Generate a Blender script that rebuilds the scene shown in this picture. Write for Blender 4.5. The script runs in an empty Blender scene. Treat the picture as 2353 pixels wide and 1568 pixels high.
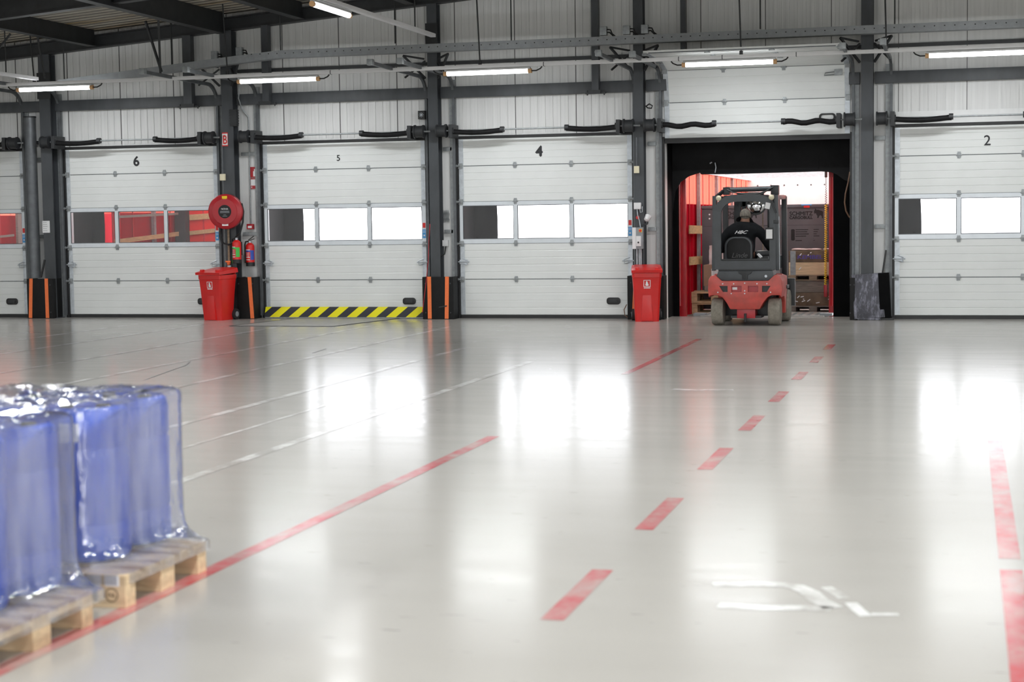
import bpy, bmesh, math, random
from mathutils import Vector, Matrix
random.seed(7)
S = bpy.context.scene
COL = S.collection
PI = math.pi

# ------------------------------------------------------------------ camera
cam_d = bpy.data.cameras.new('camera'); cam = bpy.data.objects.new('camera', cam_d); COL.objects.link(cam)
YAW, PITCH, ROLL, FPX = 0.264013952, 0.0725557701, -0.0140431991, 3862.787
_f = Vector((-math.sin(YAW) * math.cos(PITCH), math.cos(YAW) * math.cos(PITCH), -math.sin(PITCH)))
_r = Vector((math.cos(YAW), math.sin(YAW), 0)); _u = _r.cross(_f)
_c, _s = math.cos(ROLL), math.sin(ROLL)
_R, _U = _r * _c + _u * _s, _u * _c - _r * _s
cam.matrix_world = Matrix(((_R.x, _U.x, -_f.x, 0), (_R.y, _U.y, -_f.y, 0), (_R.z, _U.z, -_f.z, 1.8), (0, 0, 0, 1)))
cam_d.sensor_fit = 'HORIZONTAL'; cam_d.sensor_width = 36
cam_d.lens = FPX / 2353 * 36
cam_d.clip_start = 0.1; cam_d.clip_end = 600
cam_d.dof.use_dof = True; cam_d.dof.focus_distance = 29.0; cam_d.dof.aperture_fstop = 2.4
S.camera = cam
# ------------------------------------------------------------------ world, exposure
W = bpy.data.worlds.new('overcast'); S.world = W; W.use_nodes = True
bg = W.node_tree.nodes['Background']; bg.inputs[0].default_value = (0.97, 0.985, 1, 1); bg.inputs[1].default_value = 6.2
S.view_settings.view_transform = 'Standard'; S.view_settings.look = 'None'
S.view_settings.exposure = 0.26; S.view_settings.gamma = 1.0; S.view_settings.use_curve_mapping = False
S.cycles.max_bounces = 8; S.cycles.diffuse_bounces = 4; S.cycles.glossy_bounces = 4
S.cycles.transmission_bounces = 6; S.cycles.transparent_max_bounces = 16
S.cycles.sample_clamp_indirect = 6.0
LAMP_W = 116.0       # power of one hall lamp
DOCK_W = 36.0       # power of one lamp over the dock doors

# ------------------------------------------------------------------ materials
def nodes(name):
    m = bpy.data.materials.new(name); m.use_nodes = True
    nt = m.node_tree; return m, nt, nt.nodes['Principled BSDF']
def lk(nt, a, b): nt.links.new(a, b)
def coords(nt, scale=(1, 1, 1), kind='Object'):
    tc = nt.nodes.new('ShaderNodeTexCoord'); mp = nt.nodes.new('ShaderNodeMapping')
    mp.inputs['Scale'].default_value = scale; lk(nt, tc.outputs[kind], mp.inputs[0]); return mp.outputs[0]
def noise(nt, vec, scale, detail=3, rough=.55):
    n = nt.nodes.new('ShaderNodeTexNoise'); n.inputs['Scale'].default_value = scale
    n.inputs['Detail'].default_value = detail; n.inputs['Roughness'].default_value = rough
    lk(nt, vec, n.inputs['Vector']); return n.outputs['Fac']
def ramp(nt, fac, p0, p1, c0=(0, 0, 0, 1), c1=(1, 1, 1, 1)):
    r = nt.nodes.new('ShaderNodeValToRGB'); e = r.color_ramp.elements
    e[0].position, e[1].position, e[0].color, e[1].color = p0, p1, c0, c1
    lk(nt, fac, r.inputs[0]); return r.outputs[0]
def mix(nt, fac, a, b):
    n = nt.nodes.new('ShaderNodeMix'); n.data_type = 'RGBA'
    for sock, v in ((n.inputs[0], fac), (n.inputs[6], a), (n.inputs[7], b)):
        if hasattr(v, 'default_value'): lk(nt, v, sock)
        else: sock.default_value = v if isinstance(v, (int, float)) else (*v[:3], 1)
    return n.outputs[2]
def bump(nt, p, h, strength=.3, dist=.01):
    b = nt.nodes.new('ShaderNodeBump'); b.inputs['Strength'].default_value = strength
    b.inputs['Distance'].default_value = dist; lk(nt, h, b.inputs['Height']); lk(nt, b.outputs[0], p.inputs['Normal'])
def pm(name, c, rough=.5, metal=0, var=.12, sc=6, stretch=(1, 1, 1), bmp=0, spec=.5, dirt=None):
    m, nt, p = nodes(name)
    v = coords(nt, stretch); f = noise(nt, v, sc)
    d = dirt or tuple(x * (1 - var) for x in c); l = tuple(min(1, x * (1 + var * .5)) for x in c)
    lk(nt, mix(nt, ramp(nt, f, .3, .7), d, l), p.inputs['Base Color'])
    p.inputs['Roughness'].default_value = rough; p.inputs['Metallic'].default_value = metal
    p.inputs['Specular IOR Level'].default_value = spec
    if bmp: bump(nt, p, f, bmp, .004)
    return m
M = {}
M['white'] = pm('door_white', (.80, .82, .81), .35, var=.04, sc=1.5)
M['header_white'] = pm('trim_white', (.82, .83, .83), .4, var=.04)
M['galv'] = pm('galvanised', (.56, .60, .64), .38, .45, var=.15, sc=14)
M['galv_dark'] = pm('galvanised_dull', (.33, .35, .36), .45, .5, var=.2, sc=18)
M['alu'] = pm('aluminium_frame', (.70, .74, .78), .35, .25, var=.05)
M['steel'] = pm('grey_steel_paint', (.062, .068, .076), .45, 0, var=.25, sc=4, stretch=(1, 1, .4))
M['steel_dark'] = pm('dark_steel_paint', (.030, .032, .035), .5, 0, var=.25, sc=5)
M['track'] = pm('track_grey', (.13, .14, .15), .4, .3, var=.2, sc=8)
M['black'] = pm('black_rubber', (.012, .012, .013), .45, var=.3, sc=9)
M['black_matte'] = pm('black_foam', (.004, .004, .0045), .85, var=.3, sc=6, spec=.1)
M['sleeve'] = pm('black_fabric_sleeve', (.008, .008, .009), .6, var=.4, sc=12, bmp=.2, spec=.25)
M['shelter'] = pm('black_tarpaulin', (.008, .008, .009), .7, var=.5, sc=3, bmp=.25, spec=.25)
M['guard'] = pm('black_guard_rubber', (.006, .006, .0065), .55, var=.4, sc=9, spec=.3)
M['orange'] = pm('orange_reflective', (1.0, .21, .055), .5, var=.08, sc=22)
M['red'] = pm('red_plastic', (.72, .018, .016), .3, var=.12, sc=3)
M['red_dark'] = pm('red_lacquer', (.42, .012, .02), .3, var=.12, sc=4)
M['fork_red'] = pm('truck_red', (.55, .065, .050), .32, var=.3, sc=6, dirt=(.40, .065, .05))
M['fork_grey'] = pm('truck_grey', (.042, .049, .056), .35, var=.25, sc=5)
M['fork_dark'] = pm('truck_dark', (.012, .014, .016), .4, var=.25, sc=6)
M['tyre'] = pm('dusty_tyre', (.27, .245, .205), .85, var=.25, sc=16, bmp=.3)
M['tyre_black'] = pm('black_tyre', (.02, .02, .022), .7, var=.3, sc=20)
M['cloth'] = pm('black_cloth', (.008, .009, .011), .85, var=.35, sc=14, bmp=.35, spec=.2)
M['skin'] = pm('skin', (.50, .27, .19), .5, var=.1, sc=10)
M['hair'] = pm('grey_hair', (.24, .215, .18), .65, var=.4, sc=45, stretch=(1, 1, .3), bmp=.5)
M['seat'] = pm('black_vinyl', (.007, .007, .0075), .5, var=.3, sc=8, spec=.35)
M['plain_white'] = pm('white_print', (.85, .85, .86), .5, var=.04)
M['print_grey'] = pm('grey_print', (.30, .30, .30), .5, var=.2, sc=30)
M['print_dark'] = pm('dark_print', (.008, .0075, .009), .55, var=.2)
M['ink'] = pm('black_print', (.014, .015, .018), .5, var=.2)
M['blue'] = pm('blue_label', (.04, .10, .50), .4, var=.1)
M['cyan'] = pm('light_blue_label', (.08, .36, .75), .4, var=.1)
M['green'] = pm('green_label', (.06, .55, .08), .4, var=.1)
M['yellow'] = pm('yellow_plastic', (.90, .62, .02), .4, var=.1)
M['cream'] = pm('cream_plastic', (.78, .72, .52), .4, var=.05)
M['grey_plastic'] = pm('grey_plastic', (.30, .32, .34), .4, var=.06)
M['white_plastic'] = pm('white_plastic', (.80, .80, .81), .35, var=.04)
M['wood'] = pm('pallet_wood', (.62, .42, .24), .65, var=.35, sc=4, stretch=(2, 14, 14), bmp=.15)
M['wood_pale'] = pm('pale_wood', (.70, .53, .33), .6, var=.2, sc=3, stretch=(1.2, 12, 12), bmp=.1)
M['wood_grey'] = pm('weathered_wood', (.22, .19, .165), .75, var=.35, sc=4, stretch=(1.5, 14, 14), bmp=.2)
M['wood_dull'] = pm('dull_wood', (.30, .225, .15), .7, var=.35, sc=4, stretch=(1.5, 12, 12), bmp=.2)
M['lath'] = pm('plywood_lath', (.50, .33, .16), .6, var=.25, sc=4, stretch=(10, 1.2, 10))
M['carton'] = pm('brown_carton', (.36, .22, .15), .7, var=.12, sc=4)
M['carton_dark'] = pm('dark_brown_band', (.15, .095, .055), .45, var=.4, sc=7)
M['pinkfilm'] = pm('pale_wrapped_film', (.66, .53, .52), .25, var=.15, sc=5, bmp=.4)
M['bulk_grey'] = pm('grey_panel', (.108, .10, .110), .5, var=.12, sc=3)
M['dull_ink'] = pm('dull_stamp_ink', (.16, .09, .05), .7, var=.3, sc=40)
M['seat_ink'] = pm('grey_seat_print', (.12, .12, .12), .5, var=.4, sc=30)
M['purple'] = pm('purple_ink', (.10, .07, .30), .5, var=.1)
M['frame_red'] = pm('trailer_red', (.50, .012, .020), .35, var=.2, sc=5)
M['trailer_floor'] = pm('trailer_floor', (.16, .14, .12), .6, var=.3, sc=6)
M['concrete'] = pm('yard_concrete', (.45, .45, .43), .8, var=.15, sc=2)
M['plate'] = pm('leveller_plate', (.36, .35, .33), .42, var=.18, sc=7)
M['brown_hose'] = pm('brown_hose', (.22, .13, .08), .5)
M['mirror'] = pm('mirror', (.75, .76, .78), .06, 1.0, var=.02)
M['lorry'] = pm('pale_lorry', (.34, .35, .38), .5, var=.1)
M['batten'] = pm('lamp_batten', (.55, .56, .56), .4, .2, var=.1)
M['lamp_end'] = pm('lamp_end', (.75, .45, .22), .5, var=.1)

def mat_wall():
    m, nt, p = nodes('ribbed_wall_panel')
    tc = nt.nodes.new('ShaderNodeTexCoord'); sp = nt.nodes.new('ShaderNodeSeparateXYZ'); lk(nt, tc.outputs['Object'], sp.inputs[0])
    def mth(op, a, b=None):
        n = nt.nodes.new('ShaderNodeMath'); n.operation = op
        for i, v in enumerate((a, b)):
            if v is None: continue
            if hasattr(v, 'default_value'): lk(nt, v, n.inputs[i])
            else: n.inputs[i].default_value = v
        return n.outputs[0]
    fr = mth('FRACT', mth('DIVIDE', sp.outputs[0], 1.12))          # joint every panel
    joint = mth('LESS_THAN', fr, .012)
    rib = mth('FRACT', mth('DIVIDE', sp.outputs[0], .14))
    ribl = mth('LESS_THAN', mth('ABSOLUTE', mth('SUBTRACT', rib, .5)), .09)
    st = ramp(nt, noise(nt, coords(nt, (9, 1, .35)), 1.6, 5), .35, .75)
    base = mix(nt, st, (.70, .705, .70), (.81, .815, .81))
    lk(nt, mix(nt, joint, base, (.16, .16, .16)), p.inputs['Base Color'])
    p.inputs['Roughness'].default_value = .4
    bump(nt, p, ribl, .5, .012)
    return m
M['wall'] = mat_wall()
M['wall_plain'] = pm('hall_wall', (.72, .72, .71), .6, var=.05, sc=1)
def mat_deck():
    m, nt, p = nodes('trapezoid_roof_deck')
    tc = nt.nodes.new('ShaderNodeTexCoord'); w = nt.nodes.new('ShaderNodeTexWave')
    w.bands_direction = 'Y'; w.inputs['Scale'].default_value = 1.25; w.inputs['Distortion'].default_value = .1
    lk(nt, tc.outputs['Object'], w.inputs[0])
    st = noise(nt, coords(nt, (.25, 1.2, 1)), 1.2, 4)
    base = mix(nt, ramp(nt, st, .52, .72), (.52, .49, .42), (.36, .24, .09))
    lk(nt, mix(nt, ramp(nt, w.outputs['Fac'], .55, .9), base, (.22, .20, .17)), p.inputs['Base Color'])
    p.inputs['Roughness'].default_value = .6
    bump(nt, p, w.outputs['Fac'], 1.0, .05)
    return m
M['deck'] = mat_deck()

FLOOR_C = (.44, .424, .392)
def floor_shade(name, paint=None, wear=(.42, .62), wsc=9):
    m, nt, p = nodes(name)
    g = coords(nt, (1, 1, 1), 'Object')
    a = noise(nt, g, .35, 4)
    s = noise(nt, coords(nt, (1.2, 9, 1)), 1.1, 6, .65)             # scuffs drawn out across the hall
    base = mix(nt, ramp(nt, a, .3, .7), tuple(x * .95 for x in FLOOR_C), tuple(x * 1.04 for x in FLOOR_C))
    base = mix(nt, ramp(nt, s, .30, .37, (.22, .22, .22, 1), (0, 0, 0, 1)), base, (.36, .35, .33))
    k = noise(nt, coords(nt, (3, 16, 1)), 1.7, 3, .5)
    base = mix(nt, ramp(nt, k, .70, .725, (0, 0, 0, 1), (.55, .55, .55, 1)), base, (.17, .16, .15))
    if paint:
        w = noise(nt, coords(nt, (1.3, .8, 1)), wsc, 5, .62)
        base = mix(nt, ramp(nt, w, wear[0], wear[1], (.05, .05, .05, 1), (.92, .92, .92, 1)), base, paint)
    lk(nt, base, p.inputs['Base Color'])
    rr = noise(nt, coords(nt, (.6, 3, 1)), 1.3, 5)
    r = nt.nodes.new('ShaderNodeMapRange'); r.inputs[3].default_value = .12; r.inputs[4].default_value = .24
    lk(nt, rr, r.inputs[0]); lk(nt, r.outputs[0], p.inputs['Roughness'])
    p.inputs['IOR'].default_value = 1.40
    return m
M['floor'] = floor_shade('epoxy_floor')
M['line_red'] = floor_shade('worn_red_line', (.52, .035, .055), (.26, .66), 2.6)
M['paint_white'] = floor_shade('white_floor_paint', (.80, .80, .79), (.36, .62), 4)
M['line_white'] = floor_shade('worn_white_line', (.78, .78, .76), (.42, .64), 3)

def mat_glass():
    m = bpy.data.materials.new('window_acrylic'); m.use_nodes = True; nt = m.node_tree; nt.nodes.clear()
    o = nt.nodes.new('ShaderNodeOutputMaterial'); mx = nt.nodes.new('ShaderNodeMixShader')
    t = nt.nodes.new('ShaderNodeBsdfTransparent'); t.inputs[0].default_value = (.93, .93, .95, 1)
    g = nt.nodes.new('ShaderNodeBsdfGlossy'); g.inputs['Roughness'].default_value = .02
    f = nt.nodes.new('ShaderNodeFresnel'); f.inputs[0].default_value = 1.5
    b = nt.nodes.new('ShaderNodeBump'); b.inputs['Strength'].default_value = .25; b.inputs['Distance'].default_value = .03
    lk(nt, noise(nt, coords(nt, (1, 1, 1)), 2.5, 2), b.inputs['Height'])
    lk(nt, b.outputs[0], g.inputs['Normal'])
    lk(nt, f.outputs[0], mx.inputs[0]); lk(nt, t.outputs[0], mx.inputs[1]); lk(nt, g.outputs[0], mx.inputs[2]); lk(nt, mx.outputs[0], o.inputs[0])
    return m
M['glass'] = mat_glass()
def mat_film():
    m = bpy.data.materials.new('stretch_film'); m.use_nodes = True; nt = m.node_tree; nt.nodes.clear()
    N = nt.nodes.new; o = N('ShaderNodeOutputMaterial')
    t = N('ShaderNodeBsdfTransparent'); t.inputs[0].default_value = (.96, .97, 1, 1)
    d = N('ShaderNodeBsdfDiffuse'); d.inputs[0].default_value = (.74, .77, .86, 1)
    g = N('ShaderNodeBsdfGlossy'); g.inputs['Roughness'].default_value = .07
    b = N('ShaderNodeBump'); b.inputs['Strength'].default_value = .45; b.inputs['Distance'].default_value = .04
    lk(nt, noise(nt, coords(nt, (2.6, 2.6, .55)), 3.0, 4, .55), b.inputs['Height']); lk(nt, b.outputs[0], g.inputs['Normal'])
    lw = N('ShaderNodeLayerWeight'); lw.inputs[0].default_value = .4
    r = ramp(nt, noise(nt, coords(nt, (3, 3, .5)), 2.0, 5, .6), .40, .66, (0, 0, 0, 1), (.22, .22, .22, 1))
    a = N('ShaderNodeMath'); a.operation = 'MULTIPLY_ADD'; a.inputs[1].default_value = .12; a.use_clamp = True
    lk(nt, lw.outputs['Facing'], a.inputs[0]); lk(nt, r, a.inputs[2])
    m1 = N('ShaderNodeMixShader'); lk(nt, a.outputs[0], m1.inputs[0]); lk(nt, t.outputs[0], m1.inputs[1]); lk(nt, d.outputs[0], m1.inputs[2])
    f0 = N('ShaderNodeFresnel'); f0.inputs[0].default_value = 1.6; lk(nt, b.outputs[0], f0.inputs['Normal'])
    f = N('ShaderNodeMapRange'); f.inputs[3].default_value = .13; f.inputs[4].default_value = .9; lk(nt, f0.outputs[0], f.inputs[0])     # many layers of film
    m2 = N('ShaderNodeMixShader'); lk(nt, f.outputs[0], m2.inputs[0]); lk(nt, m1.outputs[0], m2.inputs[1]); lk(nt, g.outputs[0], m2.inputs[2]); lk(nt, m2.outputs[0], o.inputs[0])
    return m
M['film'] = mat_film()
M['drum'] = pm('blue_drum', (.004, .11, .80), .16, var=.12, sc=3)
def mat_translucent(name, c, tr, f=.6):
    m = bpy.data.materials.new(name); m.use_nodes = True; nt = m.node_tree; nt.nodes.clear()
    o = nt.nodes.new('ShaderNodeOutputMaterial'); mx = nt.nodes.new('ShaderNodeMixShader'); mx.inputs[0].default_value = f
    d = nt.nodes.new('ShaderNodeBsdfDiffuse'); t = nt.nodes.new('ShaderNodeBsdfTranslucent')
    n = noise(nt, coords(nt, (1, 1, 1)), 3, 3)
    lk(nt, mix(nt, n, tuple(x * .85 for x in c), c), d.inputs[0]); lk(nt, mix(nt, n, tuple(x * .9 for x in tr), tr), t.inputs[0])
    lk(nt, d.outputs[0], mx.inputs[1]); lk(nt, t.outputs[0], mx.inputs[2]); lk(nt, mx.outputs[0], o.inputs[0]); return m
M['curtain'] = mat_translucent('daylit_red_tarpaulin', (.68, .10, .08), (.96, .46, .38), .7)  # daylight glowing through the cloth is put into its pinkish colours
M['curtain_shaded'] = mat_translucent('shaded_red_tarpaulin', (.42, .008, .022), (.45, .01, .03), .2)  # same red cloth, coloured darker for the shaded lower half
M['roof_sheet'] = mat_translucent('white_roof_sheet', (.88, .87, .85), (.96, .95, .93), .7)
def mat_emit(name, c, s):
    m, nt, p = nodes(name)
    p.inputs['Base Color'].default_value = (.9, .9, .9, 1); p.inputs['Emission Color'].default_value = (*c, 1)
    n = noise(nt, coords(nt), 3); r = nt.nodes.new('ShaderNodeMapRange'); r.inputs[3].default_value = s * .95; r.inputs[4].default_value = s * 1.05
    lk(nt, n, r.inputs[0]); lk(nt, r.outputs[0], p.inputs['Emission Strength']); return m
M['tube'] = mat_emit('lit_tube', (.95, .98, 1.0), 13.0)
M['tube_hall'] = mat_emit('lit_hall_tube', (.95, .98, 1.0), 8.0)
def mat_hazard():
    m, nt, p = nodes('hazard_stripes')
    tc = nt.nodes.new('ShaderNodeTexCoord'); sp = nt.nodes.new('ShaderNodeSeparateXYZ'); lk(nt, tc.outputs['Object'], sp.inputs[0])
    a = nt.nodes.new('ShaderNodeMath'); a.operation = 'SUBTRACT'; lk(nt, sp.outputs[0], a.inputs[0])
    z = nt.nodes.new('ShaderNodeMath'); z.operation = 'MULTIPLY'; z.inputs[1].default_value = 1.15; lk(nt, sp.outputs[2], z.inputs[0]); lk(nt, z.outputs[0], a.inputs[1])
    d = nt.nodes.new('ShaderNodeMath'); d.operation = 'DIVIDE'; d.inputs[1].default_value = .385; lk(nt, a.outputs[0], d.inputs[0])
    f = nt.nodes.new('ShaderNodeMath'); f.operation = 'FRACT'; lk(nt, d.outputs[0], f.inputs[0])
    g = nt.nodes.new('ShaderNodeMath'); g.operation = 'GREATER_THAN'; g.inputs[1].default_value = .5; lk(nt, f.outputs[0], g.inputs[0])
    lk(nt, mix(nt, g.outputs[0], (.88, .80, .01), (.035, .037, .045)), p.inputs['Base Color']); p.inputs['Roughness'].default_value = .4
    return m
M['hazard'] = mat_hazard()
def mat_tray():
    m, nt, p = nodes('perforated_tray')
    tc = nt.nodes.new('ShaderNodeTexCoord'); sp = nt.nodes.new('ShaderNodeSeparateXYZ'); lk(nt, tc.outputs['Object'], sp.inputs[0])
    def mth(op, a, b):
        n = nt.nodes.new('ShaderNodeMath'); n.operation = op
        for i, v in enumerate((a, b)):
            if hasattr(v, 'default_value'): lk(nt, v, n.inputs[i])
            else: n.inputs[i].default_value = v
        return n.outputs[0]
    hx = mth('LESS_THAN', mth('FRACT', mth('DIVIDE', sp.outputs[0], .16), 0), .13)
    hz = mth('LESS_THAN', mth('ABSOLUTE', mth('SUBTRACT', sp.outputs[2], .07), 0), .009)
    base = mix(nt, noise(nt, coords(nt), 9, 4), (.20, .21, .22), (.36, .375, .385))
    lk(nt, mix(nt, mth('MULTIPLY', hx, hz), base, (.03, .03, .03)), p.inputs['Base Color'])
    p.inputs['Roughness'].default_value = .45; p.inputs['Metallic'].default_value = .4
    return m
M['tray'] = mat_tray()
def mat_painted_sheen():
    m, nt, p = nodes('painted_sheen_plastic')
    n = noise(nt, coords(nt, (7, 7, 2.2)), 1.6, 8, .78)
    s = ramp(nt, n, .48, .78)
    lk(nt, mix(nt, s, (.04, .04, .048), (.30, .30, .36)), p.inputs['Base Color'])  # pale lavender mottling paints the sheen and smears into the colour
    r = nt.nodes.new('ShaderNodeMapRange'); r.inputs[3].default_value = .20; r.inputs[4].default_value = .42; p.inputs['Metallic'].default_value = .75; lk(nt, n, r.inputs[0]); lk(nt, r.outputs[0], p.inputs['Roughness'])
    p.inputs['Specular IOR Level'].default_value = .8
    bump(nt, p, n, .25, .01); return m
M['smeared'] = mat_painted_sheen()

# ------------------------------------------------------------------ mesh helpers
class B:
    def __init__(s): s.bm = bmesh.new()
    def poly(s, vs, faces):
        v = [s.bm.verts.new(p) for p in vs]
        for f in faces:
            try: s.bm.faces.new([v[i] for i in f])
            except ValueError: pass
        return s
    def box(s, x0, x1, y0, y1, z0, z1, bev=0, mat=None):
        t = bmesh.new()
        vs = [t.verts.new(p) for p in ((x0, y0, z0), (x1, y0, z0), (x1, y1, z0), (x0, y1, z0), (x0, y0, z1), (x1, y0, z1), (x1, y1, z1), (x0, y1, z1))]
        for f in ((3, 2, 1, 0), (4, 5, 6, 7), (0, 1, 5, 4), (1, 2, 6, 5), (2, 3, 7, 6), (3, 0, 4, 7)): t.faces.new([vs[i] for i in f])
        if bev: bmesh.ops.bevel(t, geom=list(t.edges), offset=bev, segments=2, profile=.7, affect='EDGES')
        return s.add(t, mat)
    def add(s, t, mat=None):
        if mat is not None: bmesh.ops.transform(t, matrix=mat, verts=list(t.verts))
        me = bpy.data.meshes.new('tmp'); t.to_mesh(me); t.free(); s.bm.from_mesh(me); bpy.data.meshes.remove(me); return s
    def bar(s, p, q, w, h=None, bev=0):
        p, q = Vector(p), Vector(q); d = q - p; L = d.length; d.normalize()
        up = Vector((0, 0, 1)) if abs(d.z) < .95 else Vector((0, 1, 0))
        x = d.cross(up).normalized(); u = x.cross(d); h = h or w
        mt = Matrix(((x.x, d.x, u.x, p.x), (x.y, d.y, u.y, p.y), (x.z, d.z, u.z, p.z), (0, 0, 0, 1)))
        return s.box(-w / 2, w / 2, 0, L, -h / 2, h / 2, bev, mt)
    def cyl(s, p, q, r, r2=None, n=20):
        p, q = Vector(p), Vector(q); r2 = r if r2 is None else r2
        d = (q - p).normalized(); up = Vector((0, 0, 1)) if abs(d.z) < .9 else Vector((1, 0, 0))
        a = d.cross(up).normalized(); b = d.cross(a)
        rings = [[s.bm.verts.new(c + (a * math.cos(t) + b * math.sin(t)) * rr) for t in [2 * PI * i / n for i in range(n)]] for c, rr in ((p, r), (q, r2))]
        for i in range(n):
            j = (i + 1) % n; s.bm.faces.new((rings[0][i], rings[0][j], rings[1][j], rings[1][i]))
        s.bm.faces.new(rings[0][::-1]); s.bm.faces.new(rings[1]); return s
    def tube(s, pts, r, n=8, rs=None):
        pts = [Vector(p) for p in pts]; rings = []
        pa = None
        for i, c in enumerate(pts):
            d = (pts[min(i + 1, len(pts) - 1)] - pts[max(i - 1, 0)]).normalized()
            if pa is None:
                up = Vector((0, 0, 1)) if abs(d.z) < .9 else Vector((1, 0, 0)); a = d.cross(up).normalized()
            else: a = (pa - d * pa.dot(d)).normalized()
            pa = a; b = d.cross(a); rr = rs[i] if rs else r
            rings.append([s.bm.verts.new(c + (a * math.cos(t) + b * math.sin(t)) * rr) for t in [2 * PI * k / n for k in range(n)]])
        for A, C in zip(rings, rings[1:]):
            for k in range(n):
                j = (k + 1) % n; s.bm.faces.new((A[k], A[j], C[j], C[k]))
        s.bm.faces.new(rings[0][::-1]); s.bm.faces.new(rings[-1]); return s
    def lathe(s, prof, c=(0, 0, 0), n=28, axis='Z'):
        c = Vector(c); rings = []
        for r, h in prof:
            ring = []
            for k in range(n):
                t = 2 * PI * k / n; a, b = r * math.cos(t), r * math.sin(t)
                v = {'Z': (a, b, h), 'Y': (a, h, b), 'X': (h, a, b)}[axis]
                ring.append(s.bm.verts.new(c + Vector(v)))
            rings.append(ring)
        for A, C in zip(rings, rings[1:]):
            for k in range(n):
                j = (k + 1) % n; s.bm.faces.new((A[k], A[j], C[j], C[k]))
        s.bm.faces.new(rings[0]); s.bm.faces.new(rings[-1]); return s
    def prism(s, pl, a, b, axis='Y', bev=0):
        """outline pl extruded from a to b along axis; pl holds the two other coordinates in order"""
        t = bmesh.new()
        def P(u, v, w): return {'Y': (u, w, v), 'X': (w, u, v), 'Z': (u, v, w)}[axis]
        A = [t.verts.new(P(u, v, a)) for u, v in pl]; C = [t.verts.new(P(u, v, b)) for u, v in pl]
        n = len(pl); t.faces.new(A); t.faces.new(C[::-1])
        for i in range(n):
            j = (i + 1) % n; t.faces.new((A[i], C[i], C[j], A[j]))
        bmesh.ops.recalc_face_normals(t, faces=list(t.faces))
        if bev: bmesh.ops.bevel(t, geom=list(t.edges), offset=bev, segments=2, profile=.7, affect='EDGES')
        return s.add(t)
    def ring(s, outer, inner, a, b, axis='Y'):
        """frame between two outlines with the same number of points"""
        def P(u, v, w): return {'Y': (u, w, v), 'X': (w, u, v), 'Z': (u, v, w)}[axis]
        n = len(outer); V = [[s.bm.verts.new(P(u, v, w)) for u, v in pl] for w in (a, b) for pl in (outer, inner)]
        for i in range(n):
            j = (i + 1) % n
            s.bm.faces.new((V[0][i], V[0][j], V[1][j], V[1][i])); s.bm.faces.new((V[2][j], V[2][i], V[3][i], V[3][j]))
            s.bm.faces.new((V[0][j], V[0][i], V[2][i], V[2][j])); s.bm.faces.new((V[1][i], V[1][j], V[3][j], V[3][i]))
        return s
    def ball(s, c, r, sc=(1, 1, 1), n=16):
        t = bmesh.new(); bmesh.ops.create_uvsphere(t, u_segments=n, v_segments=n // 2 + 2, radius=r)
        return s.add(t, Matrix.Translation(Vector(c)) @ Matrix.Diagonal((*sc, 1)))
    def build(s, name, mat, parent=None, smooth=True, loc=None):
        bmesh.ops.recalc_face_normals(s.bm, faces=list(s.bm.faces))
        me = bpy.data.meshes.new(name); s.bm.to_mesh(me); s.bm.free()
        return link(name, me, mat, parent, smooth, loc)
def link(name, me, mat, parent=None, smooth=True, loc=None):
    o = bpy.data.objects.new(name, me); COL.objects.link(o)
    me.materials.clear(); me.materials.append(M[mat] if isinstance(mat, str) else mat)
    if smooth:
        for p in me.polygons: p.use_smooth = True
        me.set_sharp_from_angle(angle=math.radians(32))
    if parent: o.parent = parent
    if loc: o.location = loc
    return o
def tag(o, label=None, cat=None, group=None, kind=None):
    for k, v in (('label', label), ('category', cat), ('group', group), ('kind', kind)):
        if v: o[k] = v
    return o
def thing(name, loc, label=None, cat=None, group=None, kind=None, rz=0):
    o = bpy.data.objects.new(name, None); COL.objects.link(o); o.location = loc; o.rotation_euler.z = rz; o.empty_display_size = .1
    return tag(o, label, cat, group, kind)
def bx(name, mat, parent, x0, x1, y0, y1, z0, z1, bev=0): return B().box(x0, x1, y0, y1, z0, z1, bev).build(name, mat, parent)
def rrect(x0, x1, z0, z1, r, n=5):
    """rounded outline; r is one radius or four (bottom left, bottom right, top right, top left)"""
    rs = r if isinstance(r, (list, tuple)) else (r,) * 4; out = []
    for (cx, cz, a0), rr in zip(((x0, z0, PI), (x1, z0, 1.5 * PI), (x1, z1, 0), (x0, z1, .5 * PI)), rs):
        mx = cx + (rr if cx == x0 else -rr); mz = cz + (rr if cz == z0 else -rr)
        for k in range(n + 1):
            t = a0 + .5 * PI * k / n; out.append((mx + rr * math.cos(t), mz + rr * math.sin(t)))
    return out
def text(name, s, size, mat, parent, loc, align='CENTER', shear=0, sx=1, bold=0, ext=.002, roll=0):
    """letters as thin raised shapes; bold thickens the strokes"""
    cu = bpy.data.curves.new('t', 'FONT'); cu.body = s; cu.size = size; cu.extrude = ext; cu.align_x = align; cu.shear = shear
    o = bpy.data.objects.new('t', cu); COL.objects.link(o); dg = bpy.context.evaluated_depsgraph_get()
    me = bpy.data.meshes.new_from_object(o.evaluated_get(dg)); bpy.data.objects.remove(o); bpy.data.curves.remove(cu)
    if bold:
        t = bmesh.new()
        for k, (du, dv) in enumerate(((-1, 0), (1, 0), (0, -1), (0, 1), (0, 0))):
            c = me.copy(); c.transform(Matrix.Translation((du * bold, dv * bold, k * .0001))); t.from_mesh(c); bpy.data.meshes.remove(c)
        t.to_mesh(me); t.free()
    me.transform(Matrix.Translation(Vector(loc)) @ Matrix.Rotation(roll, 4, 'Y') @ Matrix.Rotation(PI / 2, 4, 'X') @ Matrix.Diagonal((sx, 1, 1, 1)))
    return link(name, me, mat, parent, False)
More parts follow.
